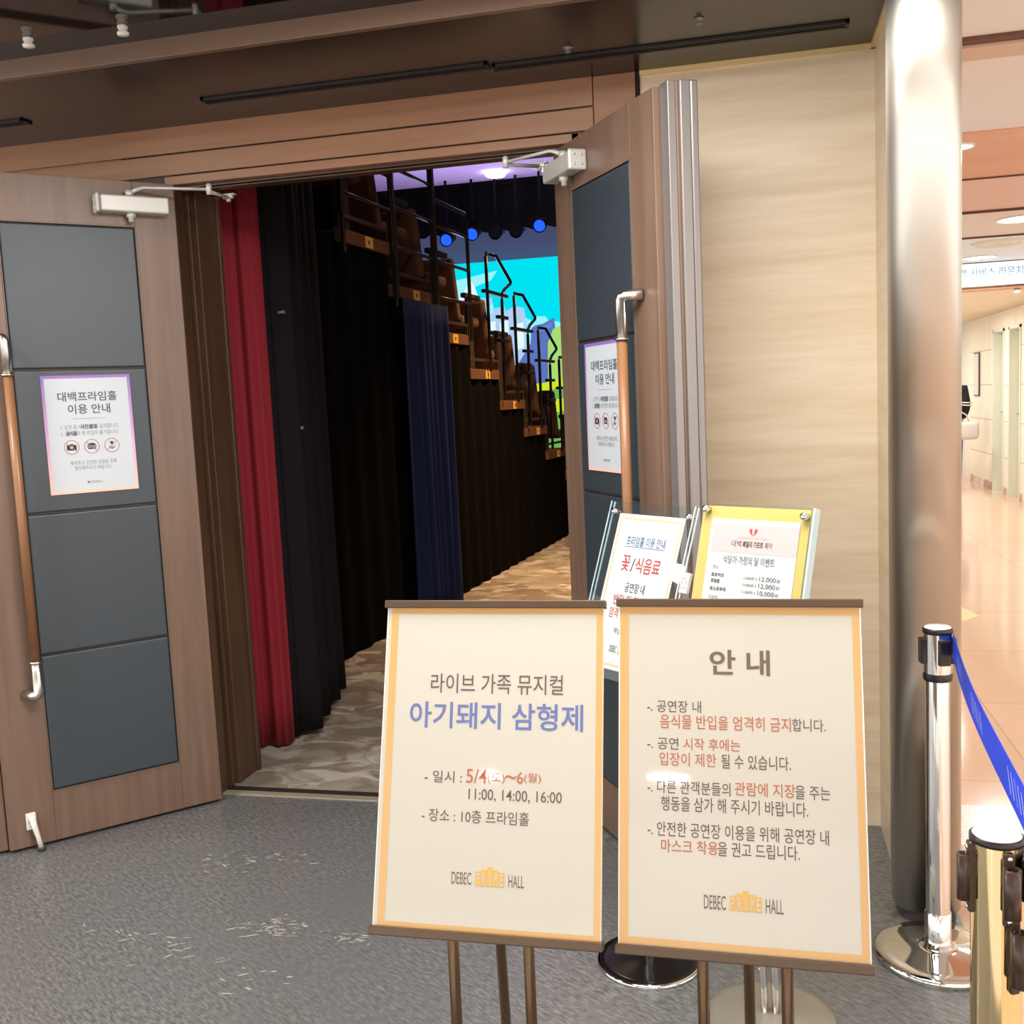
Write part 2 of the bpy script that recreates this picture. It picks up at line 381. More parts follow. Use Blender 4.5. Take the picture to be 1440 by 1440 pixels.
def ringflat(bm, cx, cy, r0, r1, z, mi=0, n=32):
    a = [bm.verts.new((cx + r0 * math.cos(2 * PI * k / n), cy + r0 * math.sin(2 * PI * k / n), z)) for k in range(n)]
    b = [bm.verts.new((cx + r1 * math.cos(2 * PI * k / n), cy + r1 * math.sin(2 * PI * k / n), z)) for k in range(n)]
    for k in range(n): f = bm.faces.new([a[k], b[k], b[(k + 1) % n], a[(k + 1) % n]]); f.material_index = mi
def poly(bm, pts, z, mi=0):
    f = bm.faces.new([bm.verts.new((x, y, z)) for x, y in pts]); f.material_index = mi

# ================================================================== SETTING
WY = 3.54
# floors
sbox('floor_back', -6, .53, -14, .3, -.12, 0, M['granite'], 'pale stone floor of the lobby behind the viewer')
sbox('floor', -6, .53, .3, WY, -.12, 0, M['slate'], 'dark grey flecked slate-look floor of the lobby')
sbox('floor_hall', .53, 6, -14, 3.42, -.12, 0, M['hall_floor'], 'polished orange-pink stone floor of the hall')
sbox('floor_band', .53, 6, 3.42, 3.76, -.12, 0, M['granite'], 'pale speckled stone band across the hall floor')
sbox('floor_corridor', .53, 6, 3.76, 18, -.12, 0, M['hall_floor'], 'polished orange-pink stone floor of the far corridor')
sbox('floor_theatre', -9, .36, 3.6, 18, -.12, 0, M['carpet'], 'beige and brown patterned carpet inside the theatre')
sbox('trim_1', -2.14, -.585, WY, 3.6, -.12, .004, M['brass_strip'], 'metal threshold strip in the doorway')
sbox('trim_2', -2.14, -.585, 3.575, 3.612, -.1, .006, M['gap'], 'dark recess behind the metal threshold strip')
bm = bm_new()
for a, b2, c in ((1.285, 7.28, 0), (1.36, 6.90, 0), (1.178, 6.67, 0)), : pass
prism(bm, [(1.10, 7.28, .0005), (1.285, 7.28, .0005), (1.36, 6.90, .0005), (1.178, 6.67, .0005), (1.06, 6.67, .0005)], (0, 0, .001))
struct('trim_3', bm, mat('cream_inlay', (246, 230, 178), .15), 'cream stone inlay in the orange hall floor')
# scuffs of worn-off finish on the lobby floor
bm = bm_new(); rs = random.Random(8)
for cx, cy, sp, k in ((-1.42, 2.60, .10, 26), (-1.62, 2.45, .14, 8), (-1.15, 2.58, .06, 8), (-1.75, 2.98, .12, 10), (-1.55, 3.05, .1, 6), (-1.0, 2.9, .14, 10), (-1.85, 2.5, .12, 5), (-1.3, 2.35, .12, 5)):
    for i in range(k * 2):
        x = cx + rs.gauss(0, sp * .6); y = cy + rs.gauss(0, sp * .28); L = rs.uniform(.004, .022); W = rs.uniform(.001, .0035); a = R(14) + rs.gauss(0, .4)
        ca, sa = math.cos(a), math.sin(a)
        pts = [(-L, 0), (-L * .4, W), (L * .5, W * .7), (L, 0), (L * .3, -W), (-L * .5, -W * .6)]
        f = bm.faces.new([bm.verts.new((x + px * ca - py * sa, y + px * sa + py * ca, .0006)) for px, py in pts])
o = obj('floor_scuffs', bm, M['fleck']); tag(o, 'pale scuff marks worn into the dark grey lobby floor', 'scuff marks', kind='stuff')

# door wall: timber side panel on the left, header boards, stiles
sbox('wall_left', -6, -2.30, WY, 3.9, 0, 2.62, M['header_wood'], 'brown timber wall left of the theatre doors')
def board(name, x0, x1, z0, z1, y=WY, d=.03, m='header_wood', label=None):
    return sbox(name, x0, x1, y - d, y + .02, z0, z1, M[m], label, .002)
sbox('wall_header', -2.30, -.36, WY + .004, 3.66, 2.362, 2.62, M['jamb_dark'], 'dark core of the wall over the theatre doors')
board('trim_4', -6, -.508, 2.468, 2.575, d=.012, label='upper brown board over the doors')
board('trim_5', -6, -.508, 2.389, 2.462, d=.012, label='middle brown board over the doors')
board('trim_6', -2.12, -.56, 2.353, 2.384, d=.012, label='lower brown board at the head of the doors')
board('trim_7', -.505, -.365, 0, 2.56, d=.012, m='header_wood', label='brown stile between the right door and the stone wall')
sbox('trim_8', -.585, -.365, WY, 3.86, 0, 2.6, M['jamb_wood'], 'right jamb of the theatre doorway')
sbox('trim_9', -.367, -.350, WY - .006, WY + .3, 0, 2.56, M['gap'], 'dark joint between timber and stone')
board('trim_19', -.585, -.508, 0, 2.384, d=.012, m='jamb_wood', label='right casing strip of the theatre doorway')
# left jamb with moulding
bm = bm_new()
box(bm, -2.32, -2.10, WY, 3.86, 0, 2.36, 0, 0)
box(bm, -2.10, -2.088, WY - .004, 3.585, 0, 2.355, .003, 0)
box(bm, -2.10, -2.080, 3.615, 3.63, 0, 2.355, .004, 0)
box(bm, -2.10, -2.072, 3.655, 3.80, 0, 2.355, .004, 0)
box(bm, -2.10, -2.062, 3.80, 3.825, 0, 2.355, .004, 0)
struct('trim_10', bm, M['jamb_wood'], 'moulded dark brown left jamb of the theatre doorway')
bm = bm_new(); box(bm, -2.1, -.585, 3.56, 3.66, 2.345, 2.362, 0, 0); box(bm, -2.1, -.585, 3.565, 3.60, 2.335, 2.342, .003, 0)
struct('trim_11', bm, M['jamb_wood'], 'brown head jamb of the theatre doorway')
# stone
sbox('wall_right', -.35, .53, WY, 3.9, 0, 2.62, M['stone'], 'beige veined limestone wall right of the doors')
sbox('wall_return', .387, .53, 3.0, WY, 0, 2.62, M['stone'], 'beige limestone return wall beside the steel column')
sbox('trim_12', -.35, .387, WY - .012, WY, 2.545, 2.56, mat('stone_highlight', (232, 208, 150), .3), 'painted highlight line along the top of the stone wall')  # pale strip paints the highlight on the stone's top edge
sbox('trim_18', .375, .387, 3.05, WY, 2.545, 2.56, MATS['stone_highlight'], 'painted highlight line along the top of the stone return wall')
# steel column
bm = bm_new()
def sup(z, a, b, n=72, e=2.9):
    out = []
    for k in range(n):
        t_ = 2 * PI * k / n; c_, s_ = math.cos(t_), math.sin(t_)
        out.append(bm.verts.new((.444 + a * math.copysign(abs(c_) ** (2 / e), c_), 2.966 + b * math.copysign(abs(s_) ** (2 / e), s_), z)))
    return out
rings = [sup(0, .078, .078), sup(.035, .078, .078), sup(.036, .0905, .0905), sup(2.6, .0905, .0905)]
for A_, B_ in zip(rings, rings[1:]):
    for k in range(72): bm.faces.new([A_[k], A_[(k + 1) % 72], B_[(k + 1) % 72], B_[k]]).smooth = True
bmesh.ops.recalc_face_normals(bm, faces=bm.faces)
o = struct('column', bm, [M['brushed'], M['alu_dark']], 'brushed stainless steel round column ending the stone wall')
for p in o.data.polygons:
    if p.center.z < .03: p.material_index = 1
# ceiling: dark soffit with slot diffusers, fascia, glossy black ceiling
bm = bm_new(); box(bm, -6, .387, 2.86, WY + .02, 2.56, 2.75, 0)
struct('ceiling_soffit', bm, M['soffit'], 'dark brown glossy soffit over the doors')
sbox('trim_13', -6, .387, 2.835, 2.86, 2.553, 2.75, M['fascia'], 'lighter brown edge strip of the soffit', .002)
sbox('ceiling', -6, .53, .6, 2.835, 2.606, 2.75, M['mirror_black'], 'glossy black mirror-like lobby ceiling')
sbox('ceiling_back', -6, .53, -14, .6, 2.6, 2.75, M['white_plaster'], 'cream lobby ceiling behind the viewer')
sbox('trim_14', .387, .53, 2.6, 3.54, 2.56, 2.75, M['stone'], 'stone head over the return wall')
def slot(x0, x1, y, label):
    bm = bm_new()
    box(bm, x0, x1, y - .017, y + .017, 2.5565, 2.561, 0, 0); 
    box(bm, x0 - .012, x1 + .012, y - .026, y - .016, 2.553, 2.561, .001, 1); box(bm, x0 - .012, x1 + .012, y + .016, y + .026, 2.553, 2.561, .001, 1)
    box(bm, x0 - .012, x0, y - .026, y + .026, 2.553, 2.561, 0, 1); box(bm, x1, x1 + .012, y - .026, y + .026, 2.553, 2.561, 0, 1)
    box(bm, x0, x1, y - .003, y + .003, 2.5545, 2.561, 0, 1)
    o = obj('slot_diffuser', bm, [M['black'], M['soffit_dark']]); tag(o, label, 'air vent', 'slot diffusers in the soffit'); return o
slot(-1.79, -.81, 3.285, 'long black slot diffuser in the dark soffit, above the middle of the doorway')
slot(-.78, .28, 3.315, 'long black slot diffuser in the dark soffit, towards the stone wall')
slot(-3.6, -2.49, 3.262, 'black slot diffuser in the dark soffit at the far left edge')
for i, (x, y, lb) in enumerate([(-2.023, 2.699, 'small white ceiling nozzle on the black glossy ceiling, nearer the left edge'), (-1.722, 2.711, 'small white ceiling nozzle on the black glossy ceiling, below the closer reflection')]):
    bm = bm_new(); lathe(bm, [(0, 0), (.014, 0), (.015, -.006), (.011, -.014), (.017, -.02), (.016, -.026), (0, -.027)], (x, y, 2.606), 18)
    tag(obj('ceiling_nozzle', bm, M['white_enamel']), lb, 'sprinkler', 'ceiling nozzles')
for x, y, lb in ((-.534, 3.22, 'small metal sprinkler head in the soffit above the right door closer'), (-.135, 3.12, 'small metal sprinkler head in the soffit above the stone wall')):
    bm = bm_new(); lathe(bm, [(0, 0), (.016, 0), (.016, -.003), (.006, -.005), (.006, -.012), (.009, -.013), (.009, -.015), (0, -.015)], (x, y, 2.56), 16)
    tag(obj('sprinkler_head', bm, M['alu']), lb, 'sprinkler', 'sprinkler heads in the soffit')

# hall and corridor on the right
CZ = 2.5
sbox('ceiling_hall', .53, 6, -14, 3.38, CZ, 2.7, M['white_plaster'], 'cream hall ceiling')
sbox('trim_15', .53, 6, 3.38, 3.425, CZ - .012, 2.7, M['line_dark'], 'dark shutter slot in the hall ceiling')
sbox('ceiling_lintel', .53, 6, 3.425, 3.56, CZ - .02, 2.7, mat('lintel_pink', (206, 180, 166), .5), 'pinkish strip behind the shutter slot')
sbox('ceiling_cream', .53, 6, 3.56, 4.64, CZ, 2.7, M['cream_plaster'], 'cream corridor ceiling panel')
sbox('ceiling_orange', .53, 6, 4.64, 5.66, CZ - .006, 2.7, M['salmon'], 'orange corridor ceiling panel')
sbox('ceiling_pink', .53, 6, 5.68, 6.80, CZ + .002, 2.7, M['salmon_pale'], 'dusty pink corridor ceiling panel')
sbox('ceiling_pale', .53, 6, 6.82, 8.00, CZ, 2.7, M['pale_ceiling'], 'pale corridor ceiling panel with round lights')
sbox('ceiling_blue', .53, 6, 8.02, 9.77, CZ, 2.7, M['cool_ceiling'], 'bluish white corridor ceiling panel')
sbox('trim_16', .53, 6, 9.80, 10.0, 2.27, 2.7, M['salmon'], 'orange bulkhead carrying the hanging sign')
sbox('ceiling_far', .53, 6, 10.0, 18, 2.375, 2.7, M['corr_ceiling'], 'cream ceiling of the far corridor')
for yy in (5.67, 6.81, 8.01): sbox('trim_17', .53, 6, yy - .01, yy + .01, CZ - .012, 2.6, M['line_dark'], 'dark joint between ceiling panels')
bm = bm_new()
XW = 3.10
ds = [(13.45, 13.98), (14.30, 14.86)]
segs = [(3.9, 13.45), (13.98, 14.30), (14.86, 16.4)]
for a, b2 in segs: box(bm, XW, XW + .5, a, b2, 0, 2.45)
for a, b2 in ds: box(bm, XW, XW + .5, a, b2, 2.1, 2.45); box(bm, XW + .16, XW + .5, a, b2, 0, 2.1)
struct('wall_corridor', bm, M['cream_panel'], 'cream panelled right wall of the corridor')
sbox('wall_far', .53, 4, 17.5, 17.9, 0, 2.5, M['cream_panel'], 'pale far end wall of the corridor')
sbox('wall_corner', XW + .05, XW + .5, 16.4, 17.5, 0, 2.45, mat('panel_white', (236, 238, 234), .5), 'white wall piece at the end of the corridor')
sbox('wall_inner', .36, .53, 3.9, 18, -.1, 4.6, M['white_plaster'], 'left wall of the corridor')
for a, b2 in segs: sbox('baseboard_right', XW - .012, XW, a, b2, 0, .1, M['marble_base'], 'veined marble skirting')
sbox('baseboard_far', .53, XW, 17.49, 17.5, 0, .1, M['marble_base'], 'veined marble skirting on the end wall')
for i, (a, b2) in enumerate(ds):
    bm = bm_new(); box(bm, XW + .10, XW + .15, a + .02, b2 - .02, 0.005, 2.09, .003)
    d = struct('door_%d' % (3 + i), bm, M['door_green'], ['pale green door recessed in the corridor wall, nearer one', 'pale green door recessed in the corridor wall, farther one'][i])
    f = bm_new(); box(f, XW - .015, XW + .15, a - .03, a + .015, 0, 2.12); box(f, XW - .015, XW + .15, b2 - .015, b2 + .03, 0, 2.12); box(f, XW - .015, XW + .15, a - .03, b2 + .03, 2.09, 2.13)
    obj('door_frame', f, M['door_green'], d)
    h = bm_new(); box(h, XW + .055, XW + .1, a + .1, a + .14, .95, 1.15, .005); tube(h, [(XW + .06, a + .12, 1.05), (XW + .03, a + .12, 1.05), (XW + .03, a + .24, 1.05)], .012)
    obj('door_handle', h, M['alu_dark'], d)
# theatre shell
sbox('wall_theatre_left', -9.2, -9, 3.6, 18, 0, 4.6, M['theatre_wall'])
sbox('wall_theatre_back', -9, .36, 17.8, 18, 0, 4.6, M['theatre_wall'])
sbox('wall_theatre_front', -9, -2.3, 3.9, 3.98, 0, 4.6, M['black'])
sbox('wall_theatre_over', -2.3, .36, 3.9, 3.98, 2.45, 4.6, M['black'])
sbox('wall_theatre_right', .30, .36, 3.9, 17.8, 0, 4.6, M['theatre_wall'])
sbox('wall_theatre_nib', -.36, .3, 3.9, 3.98, 0, 2.5, M['black'])
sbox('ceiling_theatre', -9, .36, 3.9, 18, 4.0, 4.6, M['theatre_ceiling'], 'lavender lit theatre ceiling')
sbox('wall_stage', -9, .3, 15.0, 15.1, 0, 4.6, M['upstage_glow'], 'greyish purple wall above the stage screen')

# ================================================================== THEATRE THINGS
sbox('floor_stage', -9, .3, 13.2, 15, 0, .6, M['black'], 'black stage floor below the screen')
# stage screen
root = thing('stage_screen', 'glowing cyan stage backdrop screen with white castle and green hills', 'screen', (-5.2, 14.6, .6))
s = bm_new(); box(s, -3.6, 3.6, 0, .05, 0, 2.90); obj('screen_panel', s, M['screen_sky'], root)
pic = bm_new()
def pp(pts, mi, lay): 
    f = pic.faces.new([pic.verts.new((x, -.004 - .002 * lay, z)) for x, z in pts]); f.material_index = mi
rs = random.Random(5)
# pieces of printed landscape (screen local x from -3.6 to 3.6)
def px_(x, y): return (.68 + (x - 610) * .01055, 2.93 - (y - 360) * .0101 - (787 - x) * .0012)
def P_(pts, mi, lay): pp([px_(*p) for p in pts][::-1], mi, lay)
P_([(560, 372), (700, 366), (690, 378), (650, 386), (640, 420), (560, 430)], 0, 0)
P_([(655, 382), (660, 370), (667, 382), (672, 400), (671, 455), (655, 470), (640, 470), (640, 400)], 7, 1)
P_([(640, 405), (655, 398), (690, 402), (693, 418), (708, 418), (709, 425), (722, 420), (735, 425), (738, 450), (742, 540), (640, 560)], 1, 2)
P_([(680, 412), (692, 412), (692, 424), (680, 424)], 0, 3); P_([(700, 440), (712, 438), (712, 470), (700, 472)], 7, 3); P_([(724, 445), (733, 445), (733, 480), (724, 482)], 7, 3); P_([(684, 436), (694, 436), (694, 455), (684, 455)], 7, 3)
P_([(728, 448), (735, 438), (745, 445), (752, 440), (764, 442), (770, 452), (780, 452), (795, 462), (795, 480), (728, 480)], 0, 2)
P_([(742, 476), (744, 455), (750, 452), (760, 452), (776, 446), (778, 470), (783, 540), (720, 545), (725, 500)], 6, 3); P_([(752, 458), (772, 452), (772, 458), (752, 464)], 2, 4)
P_([(764, 545), (766, 480), (774, 462), (786, 458), (800, 462), (800, 545)], 3, 4); P_([(786, 480), (800, 472), (800, 535), (784, 535)], 2, 5)
P_([(560, 545), (720, 532), (760, 535), (800, 528), (830, 530), (830, 660), (560, 660)], 4, 5)
P_([(745, 552), (775, 545), (800, 548), (800, 560), (748, 562)], 5, 6); P_([(560, 585), (830, 578), (830, 660), (560, 660)], 5, 6)
obj('picture', pic, [M['screen_cloud'], M['screen_tower'], M['screen_tower_dark'], M['screen_hill'], M['screen_grass'], M['screen_hill_dark'], M['screen_blue'], M['screen_white']], root, fix=False)
# border drape and spot lamps
bm = bm_new(); n = 120
for k in range(n):
    x0 = -8.5 + 8.7 * k / n; x1 = -8.5 + 8.7 * (k + 1) / n
    y0 = .03 * math.sin(k * .9); y1 = .03 * math.sin((k + 1) * .9)
    f = bm.faces.new([bm.verts.new(p) for p in ((x0, 11.7 + y0, 3.44 + .02 * math.sin(k * 1.7)), (x1, 11.7 + y1, 3.44 + .02 * math.sin((k + 1) * 1.7)), (x1, 11.7 + y1, 3.96), (x0, 11.7 + y0, 3.96))]); f.smooth = True
box(bm, -8.5, .25, 11.66, 11.74, 3.94, 4.0)
tag(obj('border_drape', bm, M['black']), 'black border drape hanging across the stage above the screen', 'curtain')
for i, (x, y, z, lit, lb) in enumerate([(-3.07, 11.5, 3.41, 1, 'blue glowing stage lamp left of centre under the black border'), (-3.36, 11.45, 3.36, 1, 'dim blue stage lamp at the left end of the lamp row'), (-2.28, 11.45, 3.43, 1, 'deep blue stage lamp nearest the right door'), (-2.80, 11.5, 3.40, 0, 'black unlit stage lamp in the middle of the row'), (-2.56, 11.5, 3.40, 0, 'black unlit stage lamp second from the right')]):
    r = thing('stage_lamp', lb, 'stage light', (x, y, z), 0, 'stage lamps under the border drape')
    b1 = bm_new(); mt = Matrix.Rotation(R(110), 4, 'X'); lathe(b1, [(0, -.1), (.05, -.1), (.07, -.02), (.075, .09), (.066, .09), (.064, .07)], n=20, mtx=mt); obj('lamp_body', b1, M['black'], r)
    b1 = bm_new(); lathe(b1, [(0, .078), (.064, .075)], n=20, mtx=mt); obj('lens', b1, M['stage_lamp'] if lit else M['black'], r)
    b1 = bm_new(); box(b1, -.09, -.082, -.015, .015, -.02, .14); box(b1, .082, .09, -.015, .015, -.02, .14); box(b1, -.09, .09, -.015, .015, .13, .14); box(b1, -.012, .012, -.012, .012, .13, 4.0 - z); obj('yoke', b1, M['black'], r)
for i, (x, y, lb) in enumerate([(-2.72, 11.25, 'round white theatre ceiling light left of the dark projector'), (-2.1, 11.3, 'round white theatre ceiling light right of the dark projector')]):
    bm = bm_new(); lathe(bm, [(0, 0), (.1, 0), (.12, -.02), (.1, -.05), (0, -.055)], (x, y, 4.0), 24); tag(obj('house_light', bm, M['lamp_glow']), lb, 'light', 'theatre house lights')

# telescopic seating seen from its side
SA = Vector((-2.396, 5.587, 0)); sang = math.atan2(.073, .997)
SM = Matrix.Translation(SA) @ Matrix.Rotation(-sang, 4, 'Z')
root = thing('seating_platform', 'stepped telescopic seating platform with rails going down to the stage', 'seating stand', SA, -sang)
def tz(i): return 2.575 - .268 * (i - 1)
def ty(i): return .23 + .735 * (i - 1)
NT_ = 8
for i in range(1, NT_ + 1):
    b1 = bm_new(); z = tz(i); y = ty(i)
    box(b1, -4.2, -.02, y, y + .745, z - .03, z, 0, 0)
    box(b1, -.03, 0, y, y + .735, z - .085, z - .006, .003, 1)          # side beam
    box(b1, -.012, 0, y, y + .735, z + .06, z + .085, .003, 2)          # kick rail
    box(b1, -.012, -.002, y + .01, y + .03, z, z + .07, 0, 2); box(b1, -.012, -.002, y + .70, y + .72, z, z + .07, 0, 2)
    box(b1, -4.2, -.03, y - .002, y + .01, z - .02, z + .24, 0, 3)
    d = obj('deck', b1, [M['tier_wood'], M['tier_wood'], M['tier_steel'], M['black']], root)
    b2 = bm_new(); box(b2, 0, .004, y + .36, y + .47, z - .08, z - .012, 0, 0); box(b2, .004, .0046, y + .403, y + .425, z - .058, z - .034, 0, 1)
    obj('number_tag', b2, [M['tag_yellow'], M['tag_ink']], d)
for i in range(1, 4):       # guard rails on the upper tiers
    b1 = bm_new(); z = tz(i); y = ty(i); y0, y1 = y + .02, y + .74
    top = {1: .62, 2: .95, 3: .94}[i]
    tube(b1, [(.02, y0, z - .15), (.02, y0, z + top - .03), (.02, y0 + .03, z + top), (.02, y1 - .03, z + top), (.02, y1, z + top - .03), (.02, y1, z - .05)], .0155, 8)
    for dz in (.24, .50, .76) if i > 1 else (.2, .42): tube(b1, [(.02, y0, z + dz), (.02, y1, z + dz)], .013, 8)
    obj('guard_rail', b1, M['guard'], root)
b1 = bm_new(); box(b1, .005, .045, ty(2) + .715, ty(2) + .755, tz(2) - .1, 3.6, .003); box(b1, .005, .04, ty(2) - .0, ty(2) + .035, tz(2) - .1, 3.4, .003); obj('post', b1, M['guard'], root)
for i in range(4, NT_ + 1):   # aisle handrails
    z = tz(i); y = ty(i) + .42 + .015 * (i - 4)
    b1 = bm_new(); e = .014
    tube(b1, [(.03, y, z - .02), (.03, y, z + .93), (.03, y + .02, z + .96), (.03, y + .28, z + .965), (.03, y + .31, z + .95), (.03, y + .66, z + .79), (.03, y + .67, z + .775), (.03, y + .66, z + .765), (.03, y + .47, z + .70), (.03, y + .41, z + .66), (.03, y + .39, z + .60), (.03, y + .36, z - .25)], .0145, 8)
    for dz, a, c in ((.64, -.1, .52), (.45, .25, .5), (.25, .25, .5)): box(b1, .01, .05, y + a, y + c, z + dz - .014, z + dz + .014, .003)
    obj('handrail', b1, M['black_metal'], root)
# seats: two nearest per tier
def make_seat(lb, loc, rz):
    r = thing('theatre_seat', lb, 'seat', loc, rz, 'theatre seats on the platform')
    b1 = bm_new(); box(b1, -.23, .23, -.02, .40, .36, .45, .03, 0); obj('seat_cushion', b1, M['seat_brown'], r)
    b1 = bm_new(); box(b1, -.23, .23, -.05, .03, 0, .50, .03, 0, Matrix.Translation((0, -.06, .40)) @ Matrix.Rotation(R(14), 4, 'X')); obj('backrest', b1, M['seat_brown'], r)
    for sx in (-1, 1):
        b1 = bm_new(); box(b1, sx * .25 - .015, sx * .25 + .015, .02, .12, 0, .6, .004, 0); box(b1, sx * .25 - .025, sx * .25 + .025, -.05, .32, .58, .62, .01, 0); obj('armrest', b1, M['seat_dark'], r)
    return r
names = ['topmost', 'second from the top', 'third from the top', 'fourth from the top', 'fifth from the top', 'sixth from the top', 'seventh from the top', 'lowest']
first = None
for i in range(1, NT_ + 1):
    for j in range(2):
        p = SM @ Vector((-.34 - .58 * j, ty(i) + .20, tz(i)))
        lb = 'brown theatre seat on the %s tier, %s' % (names[i - 1], 'at the rail end' if j == 0 else 'second from the rail')
        if first is None: first = make_seat(lb, p, -sang); continue
        c = first.copy(); COL.objects.link(c); c.location = p; c['label'] = lb
        for ch in first.children:
            d = ch.copy(); COL.objects.link(d); d.parent = c
# black skirt closing the side of the seating
bm = bm_new(); n = 160
for k in range(n):
    ya = -.5 + 6.6 * k / n; yb = -.5 + 6.6 * (k + 1) / n
    def zt(y):
        i = max(1, min(NT_, int((y - .23) // .735) + 1)); return tz(i) - .09
    zz = zt((ya + yb) / 2)
    xa = -.02 + .012 * math.sin(ya * 24); xb = -.02 + .012 * math.sin(yb * 24)
    f = bm.faces.new([bm.verts.new(p) for p in ((xa, ya, .006), (xb, yb, .006), (xb, yb, zz), (xa, ya, zz))]); f.smooth = True
o = obj('side_skirt', bm, M['skirt']); o.location = SA; o.rotation_euler = (0, 0, -sang)
tag(o, 'black cloth skirt closing the side of the stepped seating down to the carpet', 'curtain')

def drape(name, path, z0, z1, amp, waves, m, lb, cat='curtain', nz=14, bottom=None, top_amp=.6, thick=.006):
    bm = bm_new(); n = 140; P = [Vector((*p, 0)) for p in path]
    L = [0]
    for a, b in zip(P, P[1:]): L.append(L[-1] + (b - a).length)
    def at(s):
        for a, b, l0, l1 in zip(P, P[1:], L, L[1:]):
            if s <= l1 + 1e-9: tt = (s - l0) / (l1 - l0); d = (b - a).normalized(); return a.lerp(b, tt), Vector((-d.y, d.x, 0))
    grid = []
    for k in range(n + 1):
        s = L[-1] * k / n; c, nn = at(s); col = []
        for j in range(nz + 1):
            tz_ = j / nz; zb = z0 if bottom is None else bottom(k / n); z = zb + (z1 - zb) * tz_
            a = amp * (1 - (1 - top_amp) * tz_); ph = waves * 2 * PI * k / n
            off = a * (math.sin(ph) + .35 * math.sin(2.3 * ph + 1) + .2 * math.sin(5 * ph * .7 + 2.5 * tz_))
            col.append(bm.verts.new(c + nn * off + Vector((0, 0, z))))
        grid.append(col)
    for k in range(n):
        for j in range(nz):
            f = bm.faces.new([grid[k][j], grid[k + 1][j], grid[k + 1][j + 1], grid[k][j + 1]]); f.smooth = True
    bmesh.ops.recalc_face_normals(bm, faces=bm.faces)
    bmesh.ops.solidify(bm, geom=list(bm.faces), thickness=thick)
    o = obj(name, bm, m); tag(o, lb, cat); return o
drape('red_curtain', [(-2.30, 4.02), (-2.19, 4.05), (-2.05, 4.12)], 0.015, 2.9, .02, 2.2, M['red_curtain'], 'dark red velvet curtain hanging beside the left door jamb')
drape('black_drape', [(-2.06, 4.16), (-2.03, 4.3), (-2.09, 4.62), (-2.16, 4.95)], .02, 3.2, .03, 4.5, M['black_drape'], 'black stage drape hanging between the red curtain and the seating', bottom=lambda u: .02 + .05 * u)
drape('navy_drape', [tuple((SM @ Vector((.07, 1.0, 0)))[:2]), tuple((SM @ Vector((.07, 1.78, 0)))[:2])], .02, tz(2) - .1, .03, 5, M['navy'], 'navy blue drape hanging below the second seating tier')
for (x, y, z, lb) in ((-2.005, 4.21, 1.93, 'small metal clip on the upper part of the black drape'), (-1.99, 4.29, 1.42, 'small metal clip on the middle of the black drape')):
    bm = bm_new(); lathe(bm, [(0, -.01), (.009, -.008), (.009, .004), (.004, .012), (0, .013)], n=12, mtx=Matrix.Translation((x, y, z)) @ Matrix.Rotation(R(90), 4, 'X')); box(bm, x - .025, x - .008, y - .006, y + .006, z - .006, z + .006, .002)
    tag(obj('drape_clip', bm, M['alu']), lb, 'clip', 'clips on the black drape')

